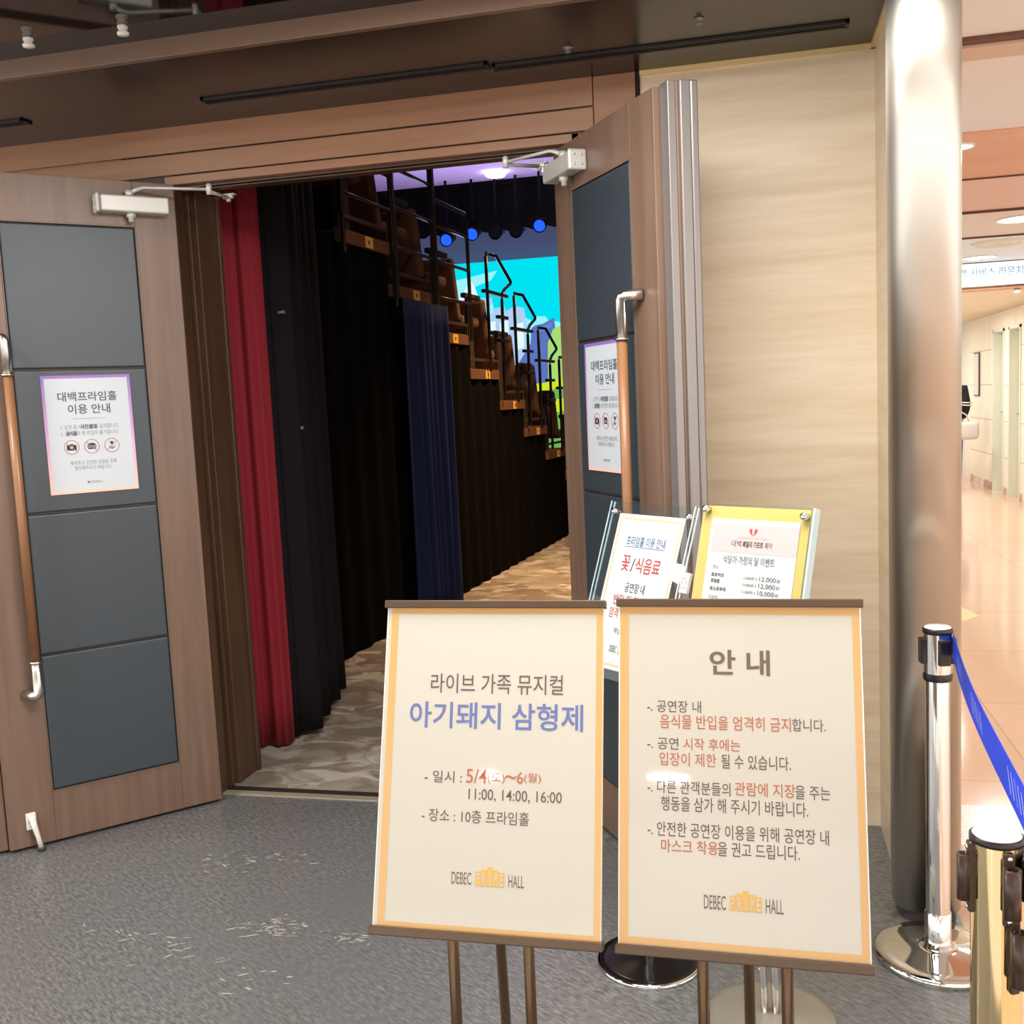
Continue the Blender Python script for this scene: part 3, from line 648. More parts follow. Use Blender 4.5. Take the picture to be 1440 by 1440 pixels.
# ================================================================== DOORS
def round_box_path(): pass
def leaf(name, hinge, u, sgn, width, label):
    u = Vector(u).normalized(); r = u * sgn
    F = frame(hinge, r, (0, 0, 1))
    ex = bpy.data.objects.new(name, None)
    def X(a, b): return (a * sgn, b * sgn) if sgn > 0 else (b * sgn, a * sgn)
    k = width / .75
    # core with frame members
    bm = bm_new()
    def bx(u0, u1, v0, v1, n0, n1, bev=0.0, mi=0):
        a, b = X(u0 * k, u1 * k); box(bm, a, b, v0, v1, n0, n1, bev, mi)
    bx(0, .75, .012, 2.34, -.045, -.016)
    bx(0, .147, .012, 2.34, -.018, 0, .0015); bx(.597, .75, .012, 2.34, -.018, 0, .0015)
    bx(.147, .597, .012, .192, -.018, 0, .0015); bx(.147, .597, 2.182, 2.34, -.018, 0, .0015)
    bx(.70, .80, .012, 2.345, -.085, -.045, .002)                     # rebated outer edge
    bx(.02, .70, .012, 2.34, -.085, -.046)
    d = obj(name, bm, M['door_wood'], None); d.matrix_world = Matrix.Identity(4)
    d.data.transform(F); d['kind'] = 'structure'; d['label'] = label; d['category'] = 'door'
    # metal seal strip on the edge
    bm = bm_new(); a, b = X(.80 * k, .812 * k); box(bm, a, b, .012, 2.345, -.083, -.052, .003); a, b = X(.752 * k, .80 * k); box(bm, a, b, .012, 2.345, -.044, -.02, .002)
    a, b = X(.74 * k, .806 * k); box(bm, a, b, .012, 2.35, -.112, -.086, .006)
    obj('edge_seal', bm, M['alu'] if sgn > 0 else M['door_wood'], d, F)
    zs = [.195, .685, 1.183, 1.681, 2.179]
    for z0, z1 in zip(zs, zs[1:]):
        bm = bm_new(); a, b = X(.152 * k, .592 * k); box(bm, a, b, z0 + .003, z1 - .003, -.016, .002, .006, 0, None, 3); obj('leather_panel', bm, M['leather'], d, F)
    bm = bm_new()
    for (u0, u1, v0, v1) in ((.147, .150, .192, 2.182), (.594, .597, .192, 2.182), (.147, .597, .192, .195), (.147, .597, 2.179, 2.182)):
        a, b = X(u0 * k, u1 * k); box(bm, a, b, v0, v1, -.014, .003)
    obj('bead', bm, mat('bead_wood', (118, 98, 84), .4), d, F)
    # pull handle
    hu = .615 * k * sgn; zt, zb = 1.788, .558; nn = .055
    bm = bm_new(); tube(bm, [(hu, .68, nn), (hu, 1.66, nn)], .0155, 16); h = obj('pull_handle', bm, M['bar_wood'], d, F)
    for z0, zt_ in ((.68, .558), (1.66, 1.788)):
        bm = bm_new(); s = 1 if zt_ > z0 else -1
        hx = (.655 * k) * sgn
        tube(bm, [(hu, z0, nn), (hu, zt_ - .012 * s, nn), (hu + .006 * sgn, zt_ - .003 * s, nn - .002), (hu + .014 * sgn, zt_, nn - .008), (hx, zt_, .002)], .0168, 16)
        lathe(bm, [(.0, 0), (.0215, 0), (.0215, .006), (0, .006)], n=20, mtx=Matrix.Translation((hu, z0, nn)) @ Matrix.Rotation(R(-90 * s), 4, 'X'))
        obj('handle_bracket', bm, M['satin'], h, F)
    # closer
    bm = bm_new(); a, b = X(.035 * k, .272 * k)
    box(bm, a, b, 2.222, 2.280, .002, .058, .006)
    a, b = X(.272 * k, .286 * k); box(bm, a, b, 2.218, 2.284, .0, .064, .007)
    for vz in (2.236, 2.266):
        for nz in (.02, .045): lathe(bm, [(0, 0), (.004, 0), (.004, .003), (0, .003)], n=10, mtx=Matrix.Translation((.286 * k * sgn, vz, nz)) @ Matrix.Rotation(R(90 * sgn), 4, 'Y'))
    su = .165 * k * sgn
    lathe(bm, [(0, 0), (.016, 0), (.017, -.012), (.010, -.016), (.010, -.03), (0, -.031)], n=18, mtx=Matrix.Translation((su, 2.222, .032)) @ Matrix.Rotation(R(-90), 4, 'X'))
    cl = obj('door_closer', bm, M['silver_paint'], d, F)
    return d, F, cl, su
dl, FL, clL, suL = leaf('door_1', (-2.05, 3.467, 0), (-.519, -.542, 0), -1, .75, 'left brown double-door leaf with blue-grey padded panels, standing open')
dr, FR, clR, suR = leaf('door_2', (-.656, 3.567, 0), (.541, -.841, 0), 1, .735, 'right brown double-door leaf with black padded panels, seen almost edge-on')
def closer_arm(cl, F, su, elbow, br, sgn):
    sp = F @ Vector((su, 2.285, .032)); e = Vector(elbow); b = Vector(br)
    bm = bm_new()
    lathe(bm, [(0, -.008), (.014, -.008), (.015, .014), (.008, .018), (0, .019)], tuple(sp), 16)
    d = (e - sp).normalized(); s2 = sp + Vector((0, 0, .006))
    tube(bm, [s2, s2 + d * .03 + Vector((0, 0, .012)), s2 + d * .05 + Vector((0, 0, .016)), e], [.009, .007, .0055, .0055], 10)
    lathe(bm, [(0, -.02), (.010, -.018), (.010, .014), (.006, .02), (0, .021)], tuple(e), 14)
    e2 = e + Vector((0, 0, -.008)); tube(bm, [e2, b], [.0065, .0065], 10)
    lathe(bm, [(0, -.015), (.009, -.015), (.009, .012), (0, .012)], tuple(b), 12)
    mt = Matrix.Translation(b); box(bm, -.03, .03, -.012, .012, .008, .014, .002, 0, mt); box(bm, -.02, .02, -.008, .008, -.004, .01, .002, 0, mt)
    obj('closer_arm', bm, M['silver_paint'], cl)
closer_arm(clL, FL, suL, (-1.884, 3.424, 2.30), (-1.925, 3.64, 2.312), -1)
closer_arm(clR, FR, suR, (-.804, 3.475, 2.30), (-.72, 3.64, 2.312), 1)
# kick-down stop on the left leaf
bm = bm_new(); u0 = -.672
box(bm, u0 - .020, u0 + .014, .075, .135, 0, .012, .004); lathe(bm, [(0, -.012), (.012, -.012), (.012, .012), (0, .012)], n=14, mtx=FL.inverted() @ FL @ Matrix.Translation((u0, .115, .014)) @ Matrix.Rotation(R(90), 4, 'Y'))
tube(bm, [(u0, .115, .018), (u0 + .004, .09, .026), (u0 + .012, .05, .03), (u0 + .018, .012, .034)], [.011, .010, .008, .009], 12)
st = obj('door_stop', bm, M['white_enamel'], dl, FL)
bm = bm_new(); lathe(bm, [(0, 0), (.013, 0), (.011, .014), (0, .014)], n=14, mtx=Matrix.Translation((u0 + .018, 0.001, .034)) @ Matrix.Rotation(R(-90), 4, 'X')); obj('rubber_tip', bm, M['rubber'], st, FL)

# posters on the doors
def notice(F, cx, z0, lb, wd=.297):
    G = F @ Matrix.Translation((cx, z0, .0035)); h = .414; a = wd / 2
    bm = bm_new(); box(bm, -a, a, 0, h, 0, .0016)
    root = obj('notice_poster', bm, M['paper_white'], None, G); tag(root, lb, 'poster', 'usage notices on the theatre doors')
    bm = bm_new(); border(bm, -a, a, 0, h, .010, .0022); obj('printed_border', bm, M['violet_border'], root, G)
    bm = bm_new(); s = wd / .297
    T = lambda t, x0, x1, y, hh, mi, off=0: text(bm, t, x0 * s, x1 * s, y, hh, mi, off, .0024)
    T('대백프라임홀', -.0985, .0988, .340, .034, 0, .012); T('이용 안내', -.068, .073, .296, .034, 0, .012)
    rect(bm, -.054, .054, .2620, .2632, .0024, 1)
    T('1. 공연 중 사진 촬영을 금지합니다.', -.097, .0975, .2335, .0165, 1); T('2. 음식물과 꽃 반입이 불가합니다.', -.099, .0956, .2115, .0165, 1)
    T('사진 촬영', -.032, .022, .2335, .0165, 2, .03); T('음식물', -.080, -.045, .2115, .0165, 2, .03)
    for cx_, in ((-.067,), (.000,), (.068,)): ringflat(bm, cx_ * s, .163, .0235 * s, .0256 * s, .0024, 3)
    for cx_ in (-.067, .0, .068):
        poly(bm, [((cx_ - .0165) * s, .1805), ((cx_ - .018) * s, .1790), ((cx_ + .0165) * s, .1455), ((cx_ + .018) * s, .147)], .0028, 3) if cx_ != .068 else poly(bm, [((cx_ + .0165) * s, .1805), ((cx_ + .018) * s, .1790), ((cx_ - .0165) * s, .1455), ((cx_ - .018) * s, .147)], .0028, 3)
    c = -.067 * s   # camera
    rect(bm, c - .016, c - .006, .153, .171, .0026, 4); rect(bm, c + .006, c + .016, .153, .171, .0026, 4); rect(bm, c - .006, c + .006, .170, .174, .0026, 4); rect(bm, c - .006, c + .006, .152, .156, .0026, 4)
    ringflat(bm, c, .163, .0055, .0085, .0027, 4, 20)
    c = 0.0         # burger
    poly(bm, [(c - .015, .166), (c + .015, .166), (c + .011, .172), (c + .004, .175), (c - .004, .175), (c - .011, .172)], .0026, 4); rect(bm, c - .016, c + .016, .1615, .1642, .0026, 4); poly(bm, [(c - .015, .159), (c - .012, .154), (c + .012, .154), (c + .015, .159)], .0026, 4)
    c = .068 * s    # flower
    poly(bm, [(c - .006, .178), (c - .003, .175), (c, .179), (c + .003, .175), (c + .006, .178), (c + .005, .170), (c, .167), (c - .005, .170)], .0026, 4); rect(bm, c - .0008, c + .0008, .149, .168, .0026, 4)
    poly(bm, [(c, .149), (c - .010, .157), (c - .011, .161), (c - .004, .156)], .0026, 4); poly(bm, [(c, .149), (c + .010, .157), (c + .011, .161), (c + .004, .156)], .0026, 4)
    T('쾌적하고 안전한 관람을 위해', -.0767, .0791, .107, .015, 1); T('협조해주시기 바랍니다.', -.0636, .0622, .0885, .015, 1)
    T('DEBEC', -.014, .027, .037, .0085, 1); c = -.021 * s
    poly(bm, [(c, .0325), (c + .004, .037), (c + .0035, .041), (c, .0395), (c - .0035, .041), (c - .004, .037)], .0026, 0)
    obj('lettering', bm, [M['ink_slate'], M['ink_pale'], M['ink_mid'], M['ring_red'], M['ink_dark']], root, G, fix=False)
    return root
notice(FL, -.361, 1.2445, 'white usage notice with violet border on the left door, camera, burger and flower icons')
notice(FR, .362, 1.258, 'white usage notice with violet border on the right door, half behind the pull bar')

# ================================================================== FRONT SIGN STANDS
def logo(bm, x0, x1, xb0, xb1, xh0, xh1, yc, h, z, mi_t, mi_g, mi_p):
    text(bm, 'DEBEC', x0, x1, yc - .002, h, mi_t, .0, z)
    n = 5; wd = (xb1 - xb0) / n; hs = [.0, .004, .009, .004, .0]
    for i, ch in enumerate('PRIME'):
        a = xb0 + wd * i + wd * .05; b = xb0 + wd * (i + 1) - wd * .05
        rect(bm, a, b, yc - .0135, yc + .0115 + hs[i], z, mi_g)
        ww = wd * .28 if ch != 'I' else wd * .07
        text(bm, ch, (a + b) / 2 - ww, (a + b) / 2 + ww, yc - .0015, .0205, mi_p, .0, z + .0004)
    text(bm, 'HALL', xh0, xh1, yc - .002, h, mi_t, .0, z)
def sign_stand(lb, pos, yaw, tilt, h, lines, bx, logo_args, leg_top, rear):
    cy, sy = math.cos(yaw), math.sin(yaw)
    root = thing('sign_stand', lb, 'sign', (pos[0], pos[1], 0), yaw)
    BF = frame((0, 0, pos[2]), (1, 0, 0), (0, math.sin(tilt), math.cos(tilt)))
    bm = bm_new(); box(bm, -.2155, .2155, .006, h - .006, -.012, 0, .001); bd = obj('sign_board', bm, M['paper_edge'], root, BF)
    bm = bm_new(); rect(bm, -.213, .213, .010, h - .010, .0008); obj('printed_sheet', bm, M['paper'], bd, BF, fix=False)
    bm = bm_new(); (ox0, ox1, oy0, oy1), (ix0, ix1, iy0, iy1) = bx; z = .0013
    rect(bm, ox0, ox1, oy0, iy0, z); rect(bm, ox0, ox1, iy1, oy1, z); rect(bm, ox0, ix0, iy0, iy1, z); rect(bm, ix1, ox1, iy0, iy1, z); obj('printed_border', bm, M['orange'], bd, BF, fix=False)
    bm = bm_new()
    for t in lines: text(bm, t[0], t[1], t[2], t[3], t[4], t[5], t[6] if len(t) > 6 else .004, .0013)
    logo(bm, *logo_args, .0013, 0, 3, 4)
    obj('lettering', bm, [M['ink_brown'], M['ink_red'], M['ink_blue'], M['gold'], M['paper'], M['ink_gray']], bd, BF, fix=False)
    bm = bm_new(); box(bm, -.22, .22, h - .012, h + .003, -.016, .008, .002); obj('top_rail', bm, M['rail_metal'], root, BF)
    bm = bm_new(); box(bm, -.22, .22, -.004, .0115, -.016, .012, .002); obj('bottom_rail', bm, M['rail_metal'], root, BF)
    for sx in leg_top:
        zt = pos[2] + .05; bm = bm_new(); yb = .032 + .05 * math.tan(tilt)
        tube(bm, [(sx, -.012 + yb - .0, 0.004), (sx, .035 + .012, pos[2] - .02), (sx, .035 + .06 * math.tan(tilt), pos[2] + .05), (sx, .035 + .5 * math.sin(tilt), pos[2] + .46)], .0105, 14)
        lathe(bm, [(0, 0), (.014, 0), (.014, .02), (.0105, .022)], (sx, yb - .012, 0), 14); obj('leg', bm, M['easel_metal'], root)
    bm = bm_new(); tube(bm, [(rear, .25, .004), (rear, .19, pos[2] + .3)], .0105, 14); lathe(bm, [(0, 0), (.014, 0), (.014, .02), (.0105, .022)], (rear, .25, 0), 14); obj('rear_leg', bm, M['easel_metal'], root)
    bm = bm_new(); box(bm, leg_top[0], leg_top[1], .165, .195, pos[2] + .28, pos[2] + .31, .002); obj('cross_bar', bm, M['easel_metal'], root)
    return root
LL = [('라이브 가족 뮤지컬', -.1193, .1404, .4600, .0374, 5), ('아기돼지 삼형제', -.1594, .1793, .4002, .0500, 2, .014),
      ('- 일시 :', -.1244, -.0503, .2852, .0221, 5), ('5/4', -.0420, -.0019, .2884, .0259, 1), ('(토)', -.0004, .0326, .2854, .0193, 1), ('~', .0338, .0543, .2890, .0075, 1), ('6', .0557, .0680, .2885, .0218, 1), ('(월)', .0694, .1019, .2882, .0192, 1),
      ('11:00, 14:00, 16:00', -.0365, .1415, .2542, .0230, 5), ('- 장소 : 10층 프라임홀', -.1268, .0806, .2150, .0240, 5)]
RL = [('안 내', -.0492, .0576, .5123, .0458, 0, .022), ('-. 공연장 내', -.1626, -.0650, .4315, .0217, 5), ('음식물 반입을 엄격히 금지', -.1393, .0915, .4043, .0251, 1), ('합니다.', .0939, .1508, .4048, .0222, 5),
      ('-. 공연', -.1625, -.1060, .3649, .0215, 5), ('시작 후에는', -.0971, .0035, .3653, .0213, 1), ('입장이 제한', -.1405, -.0391, .3375, .0238, 1), ('될 수 있습니다.', -.0304, .0903, .3369, .0250, 5),
      ('-. 다른 관객분들의', -.1623, -.0147, .2880, .0230, 5), ('관람에 지장', -.0072, .0967, .2902, .0235, 1), ('을 주는', .0966, .1553, .2889, .0235, 5), ('행동을 삼가 해 주시기 바랍니다.', -.1380, .1178, .2591, .0255, 5),
      ('-. 안전한 공연장 이용을 위해 공연장 내', -.1622, .1514, .2143, .0255, 5), ('마스크 착용', -.1380, -.0379, .1854, .0232, 1), ('을 권고 드립니다.', -.0379, .1019, .1853, .0250, 5)]
sign_stand('left front sign board, cream notice for a live family musical on brown legs', (-.5013, 1.7001, .5266), .0039, .3164, .6169, LL,
           ((-.2055, .2150, .0100, .6062), (-.1913, .2030, .0205, .5935)), (-.0640, -.0258, -.0190, .0377, .0446, .0740, .1065, .0215), (-.073, .073), -.028)
sign_stand('right front sign board, cream notice with theatre rules on brown legs', (-.0428, 1.7205, .5147), -.0113, .2654, .6246, RL,
           ((-.2126, .2118, .0130, .6135), (-.1970, .2006, .0254, .5990)), (-.0632, -.0251, -.0190, .0369, .0428, .0728, .0960, .0240), (-.070, .077), .006)

# ================================================================== ACRYLIC STANDS BEHIND
def acrylic_stand(name, lb, base, pos, yaw, tilt, wd, h, base_m, base_r, poles):
    root = thing(name, lb, 'sign', (base[0], base[1], 0), 0)
    off = Vector((-base[0], -base[1], 0))
    cy, sy = math.cos(yaw), math.sin(yaw); bk = Vector((-sy, cy, 0))
    BF = frame(Vector(pos) + off, (cy, sy, 0), bk * math.sin(tilt) + Vector((0, 0, math.cos(tilt))))
    bm = bm_new(); lathe(bm, [(0, 0), (base_r, 0), (base_r, .006), (base_r - .004, .010), (base_r - .02, .0115), (.03, .017), (.018, .02), (0, .02)], n=56); obj('base', bm, base_m, root)
    bm = bm_new(); ztop = pos[2] + .12
    for dx in poles:
        c = BF @ Vector((dx, .16, -.03)); tube(bm, [(dx * .6, 0, .01), (dx * .6, 0, .06), (c.x, c.y, c.z)], .0125 if len(poles) == 1 else .009, 14)
    obj('pole', bm, M['chrome'], root)
    return root, BF
YW, TL_ = R(-39.4), R(20.4)
root, BF = acrylic_stand('acrylic_sign_stand', 'clear acrylic sign stand with flower and drink ban sheet, behind the left front sign', (-.303, 2.583), (-.364, 2.519, .782), YW, TL_, .30, .464, M['black_metal'], .135, (0,))
bm = bm_new(); box(bm, -.15, .15, 0, .464, -.010, -.006, .0008); box(bm, -.15, .15, 0, .464, .003, .006, .0008); pn = obj('acrylic_panel', bm, M['acrylic'], root, BF)
bm = bm_new(); [box(bm, xa, xb, 0, .464, za, zb) for xa, xb in ((-.152, -.15), (.15, .152)) for za, zb in ((-.010, -.006), (.003, .006))]; obj('polished_edge', bm, M['acrylic_edge'], pn, BF)
for bx_ in (-.135, .135):
    for by in (.03, .437):
        bm = bm_new(); lathe(bm, [(0, -.012), (.008, -.012), (.008, .008), (.006, .010), (0, .011)], n=14, mtx=BF @ Matrix.Translation((bx_, by, 0))); obj('bolt', bm, M['chrome'], root)
bm = bm_new(); rect(bm, -.1185, .119, .025, .434, -.0045); rect(bm, .119, -.1185, .025, .434, -.0048); sh = obj('printed_sheet', bm, M['paper_plain'], root, BF, fix=False)
bm = bm_new(); border(bm, -.111, .1125, .034, .425, .006, -.0040); obj('printed_border', bm, M['peach'], sh, BF, fix=False)
bm = bm_new(); zz = -.0038
text(bm, '프라임홀 이용 안내', -.070, .070, .363, .026, 0, .008, zz); rect(bm, -.070, .071, .3465, .348, zz, 0)
text(bm, '꽃', -.070, -.040, .303, .042, 1, .012, zz); text(bm, '/', -.034, -.022, .3, .036, 2, 0, zz); text(bm, '식음료', -.018, .070, .301, .042, 1, .012, zz)
text(bm, '공연장 내', -.038, .033, .2405, .026, 2, .006, zz); text(bm, '반입 및 취식을', -.070, .060, .206, .029, 1, .010, zz); text(bm, '엄격히 금지합니다', -.075, .075, .171, .029, 1, .010, zz)
text(bm, '객실부 물품보관', -.045, .06, .125, .016, 2, 0, zz)
logo(bm, -.045, -.018, -.014, .030, .035, .058, .08, .017, zz, 2, 3, 4)
obj('lettering', bm, [M['ink_navy'], M['ink_crimson'], M['ink_dark'], M['gold'], M['paper_plain']], sh, BF, fix=False)
bm = bm_new(); box(bm, .146, .172, .248, .300, -.016, -.004, .002); box(bm, .152, .166, .262, .286, -.004, -.0035, .002); cp = obj('side_clip', bm, M['silver_paint'], root, BF)
YW, TL_ = R(-31.9), R(16.2)
bm = bm_new(); lathe(bm, [(.135, 0), (.139, 0), (.139, .006), (.1365, .0095), (.131, .0105)], n=56); obj('base_rim', bm, M['chrome'], root)
root, BF = acrylic_stand('acrylic_sign_stand', 'acrylic sign stand with yellow card and pink price sheet, behind the right front sign', (.006, 2.368), (-.066, 2.335, .823), YW, TL_, .30, .45, mat('gray_metal', (158, 152, 140), .35, metal=.5), .152, (-.022, .022))
bm = bm_new(); box(bm, -.15, .137, -.03, .421, -.016, -.011); pn = obj('backing_card', bm, M['yellow_card'], root, BF)
bm = bm_new(); box(bm, -.153, .150, -.03, .424, .000, .004, .0008); obj('acrylic_panel', bm, M['acrylic'], root, BF)
bm = bm_new(); box(bm, .150, .154, -.03, .424, -.02, .004); box(bm, .138, .150, -.03, .424, -.02, -.017); obj('polished_edge', bm, M['acrylic_edge'], root, BF)
for bx_, by in ((-.135, .411), (.128, .404)):
    bm = bm_new(); lathe(bm, [(0, -.012), (.009, -.012), (.009, .006), (.007, .009), (0, .010)], n=14, mtx=BF @ Matrix.Translation((bx_, by, 0)))
    obj('bolt', bm, M['chrome'], root)
bm = bm_new(); box(bm, -.1205, .1155, -.01, .391, -.011, -.0095); sh = obj('printed_sheet', bm, M['paper_plain'], root, BF)
bm = bm_new(); rect(bm, -.1135, .1155, .3115, .380, -.0090); obj('pink_header', bm, M['pink_card'], sh, BF, fix=False)
bm = bm_new(); zz = -.0086
poly(bm, [(-.002, .3525), (.0075, .362), (.0085, .367), (.006, .3705), (.0012, .3695), (.0000, .360)], zz, 4); poly(bm, [(-.003, .3525), (-.0125, .362), (-.0135, .367), (-.011, .3705), (-.0062, .3695), (-.005, .360)], zz, 4)
text(bm, 'LIVE FAMILY GIFT FAIR', -.042, .036, .3475, .006, 5, 0, zz)
text(bm, '대백', -.057, -.031, .333, .0155, 0, 0, zz); text(bm, '패밀리 기프트', -.027, .028, .333, .0155, 0, .03, zz); text(bm, '페어', .032, .051, .333, .0155, 0, 0, zz)
text(bm, '식당가 가정의 달 이벤트', -.074, .063, .2945, .0200, 1, .004, zz)
text(bm, '한오', -.1, -.085, .274, .0090, 2, 0, zz); text(bm, '로초카츠', -.102, -.066, .2555, .0100, 0, .02, zz); text(bm, '회덮밥', -.101, -.076, .241, .0100, 0, .02, zz); text(bm, '로스돈부리', -.101, -.057, .2225, .0100, 0, .02, zz); text(bm, '지점장', -.102, -.075, .2015, .0095, 3, 0, zz)
for y, a, b in ((.2545, '13,000원→', '12,000'), (.2385, '13,000원→', '12,000'), (.222, '11,000원→', '10,000')):
    text(bm, a, -.013, .024, y, .0085, 2, 0, zz); text(bm, b, .029, .072, y, .0125, 1, .004, zz); text(bm, '원', .074, .083, y, .008, 2, 0, zz)
obj('lettering', bm, [M['ink_dark'], M['ink_mid'], M['ink_gray'], M['ink_red'], M['heart_red'], M['ink_pink']], sh, BF, fix=False)

# ================================================================== BELT POSTS
def cassette(bm, ang, r, z0, z1, mi=0):
    mt = Matrix.Rotation(ang, 4, 'Z'); box(bm, r - .006, r + .010, -.014, .014, z0, z1, .003, mi, mt)
far = (.437, 2.715)
root = thing('belt_post', 'chrome belt barrier post standing in front of the steel column, farther one', 'barrier post', (*far, 0), 0, 'chrome belt barrier posts')
bm = bm_new(); lathe(bm, [(0, 0), (.158, 0), (.158, .012), (.152, .018), (.12, .021), (.05, .030), (.034, .034), (.032, .05), (0, .05)], n=64); obj('base', bm, M['chrome'], root)
bm = bm_new(); lathe(bm, [(.0295, .03), (.0295, .765), (.0285, .77)], n=40); lathe(bm, [(.0325, .03), (.0325, .125), (.0295, .128)], n=40); obj('tube', bm, M['chrome'], root)
bm = bm_new(); lathe(bm, [(0, .745), (.0345, .745), (.0355, .75), (.0355, .762), (.034, .765)], n=40); obj('collar', bm, M['black_plastic'], root)
bm = bm_new(); lathe(bm, [(.0345, .765), (.0345, .872)], n=40); hd = obj('head', bm, M['chrome'], root)
bm = bm_new(); lathe(bm, [(.0345, .866), (.0365, .868), (.0365, .878), (.033, .881)], n=40); cp = obj('cap', bm, M['black_plastic'], root)
bm = bm_new(); lathe(bm, [(.033, .880), (.03, .883), (0, .884)], n=40); obj('cap_disc', bm, M['white_cap'], cp)
for a in (-170, -10, -75, 100):
    bm = bm_new(); cassette(bm, R(a), .035, .79, .855); obj('belt_slot', bm, M['black_plastic'], hd)
near = (.309, 1.452)
root = thing('belt_post', 'chrome belt barrier post at the right edge, nearer one with brown clips', 'barrier post', (*near, 0), 0, 'chrome belt barrier posts')
bm = bm_new(); lathe(bm, [(0, 0), (.17, 0), (.17, .012), (.164, .018), (.12, .021), (.05, .030), (.036, .034), (0, .05)], n=64); obj('base', bm, M['chrome'], root)
bm = bm_new(); lathe(bm, [(.0335, .03), (.0335, .874)], n=48); tb = obj('tube', bm, M['chrome_warm'], root)
bm = bm_new(); lathe(bm, [(.0335, .872), (.0352, .873), (.0352, .880), (.031, .8825)], n=48); cp = obj('cap', bm, M['black_plastic'], root)
bm = bm_new(); lathe(bm, [(.032, .8815), (.03, .884), (0, .885)], n=48); obj('cap_disc', bm, M['white_cap'], cp)
def clip(ang, z0, z1, r=.0115, m=M['brown_plastic'], ears=True, off=.0335):
    bm = bm_new(); mt = Matrix.Rotation(ang, 4, 'Z')
    lathe(bm, [(.0, z0), (r, z0), (r, z1), (r * .72, z1), (r * .72, z1 - .006), (0, z1 - .006)], n=20, mtx=mt @ Matrix.Translation((off + r + .002, 0, 0)))
    box(bm, off - .003, off + .006, -.007, .007, z0 - .018, z1 + .018, .003, 0, mt)
    c = obj('belt_clip', bm, m, root)
    if ears:
        for zz in (z0 - .010, z1 + .010):
            b2 = bm_new(); lathe(b2, [(0, 0), (.0038, 0), (.003, .002), (0, .002)], n=10, mtx=mt @ Matrix.Translation((off + .006, 0, zz)) @ Matrix.Rotation(R(90), 4, 'Y'))
            obj('screw', b2, M['chrome'], c)
clip(R(-78), .785, .853); clip(R(-170), .79, .855, .009); 
clip(R(-66), .69, .765, .0125, ears=False, off=.036)
# belt end cartridge on the right
bm = bm_new(); mt = Matrix.Rotation(R(-25), 4, 'Z'); box(bm, .034, .060, -.02, .02, .800, .862, .005, 0, mt); box(bm, .045, .075, -.006, .02, .812, .85, .004, 0, mt); obj('belt_cartridge', bm, M['black_plastic'], root)
bm = bm_new(); lathe(bm, [(0, .68), (.012, .68), (.012, .752), (0, .752)], n=18, mtx=Matrix.Rotation(R(-30), 4, 'Z') @ Matrix.Translation((.058, 0, 0))); box(bm, .03, .052, -.006, .006, .7, .74, .002, 0, Matrix.Rotation(R(-30), 4, 'Z')); obj('spare_clip', bm, M['brown_plastic'], root)
# belt
bm = bm_new(); A = Vector((far[0] + .034, far[1] - .012, .842)); B = Vector((near[0] + .066, near[1] + .012, .836)); n = 40; hw = .026
d = (B - A); side = Vector((d.y, -d.x, 0)).normalized()
top, bot, top2, bot2 = [], [], [], []
for k in range(n + 1):
    u = k / n; p = A.lerp(B, u) - Vector((0, 0, .012 * 4 * u * (1 - u))) + side * .006 * math.sin(u * 5)
    tw = -.14 - .2 * math.sin(u * PI * .5); upv = Vector((0, 0, 1)) * math.cos(tw) + side * math.sin(tw) * .5; upv.normalize()
    top.append(bm.verts.new(p + upv * hw)); bot.append(bm.verts.new(p - upv * hw)); top2.append(bm.verts.new(p + upv * hw + side * .0012)); bot2.append(bm.verts.new(p - upv * hw + side * .0012))
for k in range(n):
    for q in ([top[k], top[k + 1], bot[k + 1], bot[k]], [top2[k], bot2[k], bot2[k + 1], top2[k + 1]], [top[k], top2[k], top2[k + 1], top[k + 1]], [bot[k], bot[k + 1], bot2[k + 1], bot2[k]]): bm.faces.new(q)
P0 = [(v.co.copy(), w_.co.copy()) for v, w_ in zip(top, bot)]
bel = obj('barrier_belt', bm, M['belt_blue']); tag(bel, 'blue barrier belt with white script stretched between the two chrome posts', 'belt')
bm = bm_new()
for u0, nn in ((.10, 6), (.36, 7), (.72, 6)):
    for i in range(nn):
        ua = u0 + i * .017; k = ua * n; k0 = int(k); (ta, ba), (tb_, bb) = P0[k0], P0[min(k0 + 2, n)]
        for sd in (-.0006, .0018):
            o_ = side * sd
            pa = ta.lerp(ba, .25) + o_; pb = tb_.lerp(bb, .75) + o_; dv = (tb_ - ta).normalized() * .0035
            f = bm.faces.new([bm.verts.new(q) for q in (pa, pa + dv, pb + dv, pb)])
obj('script_strokes', bm, M['belt_white'], bel, fix=False)

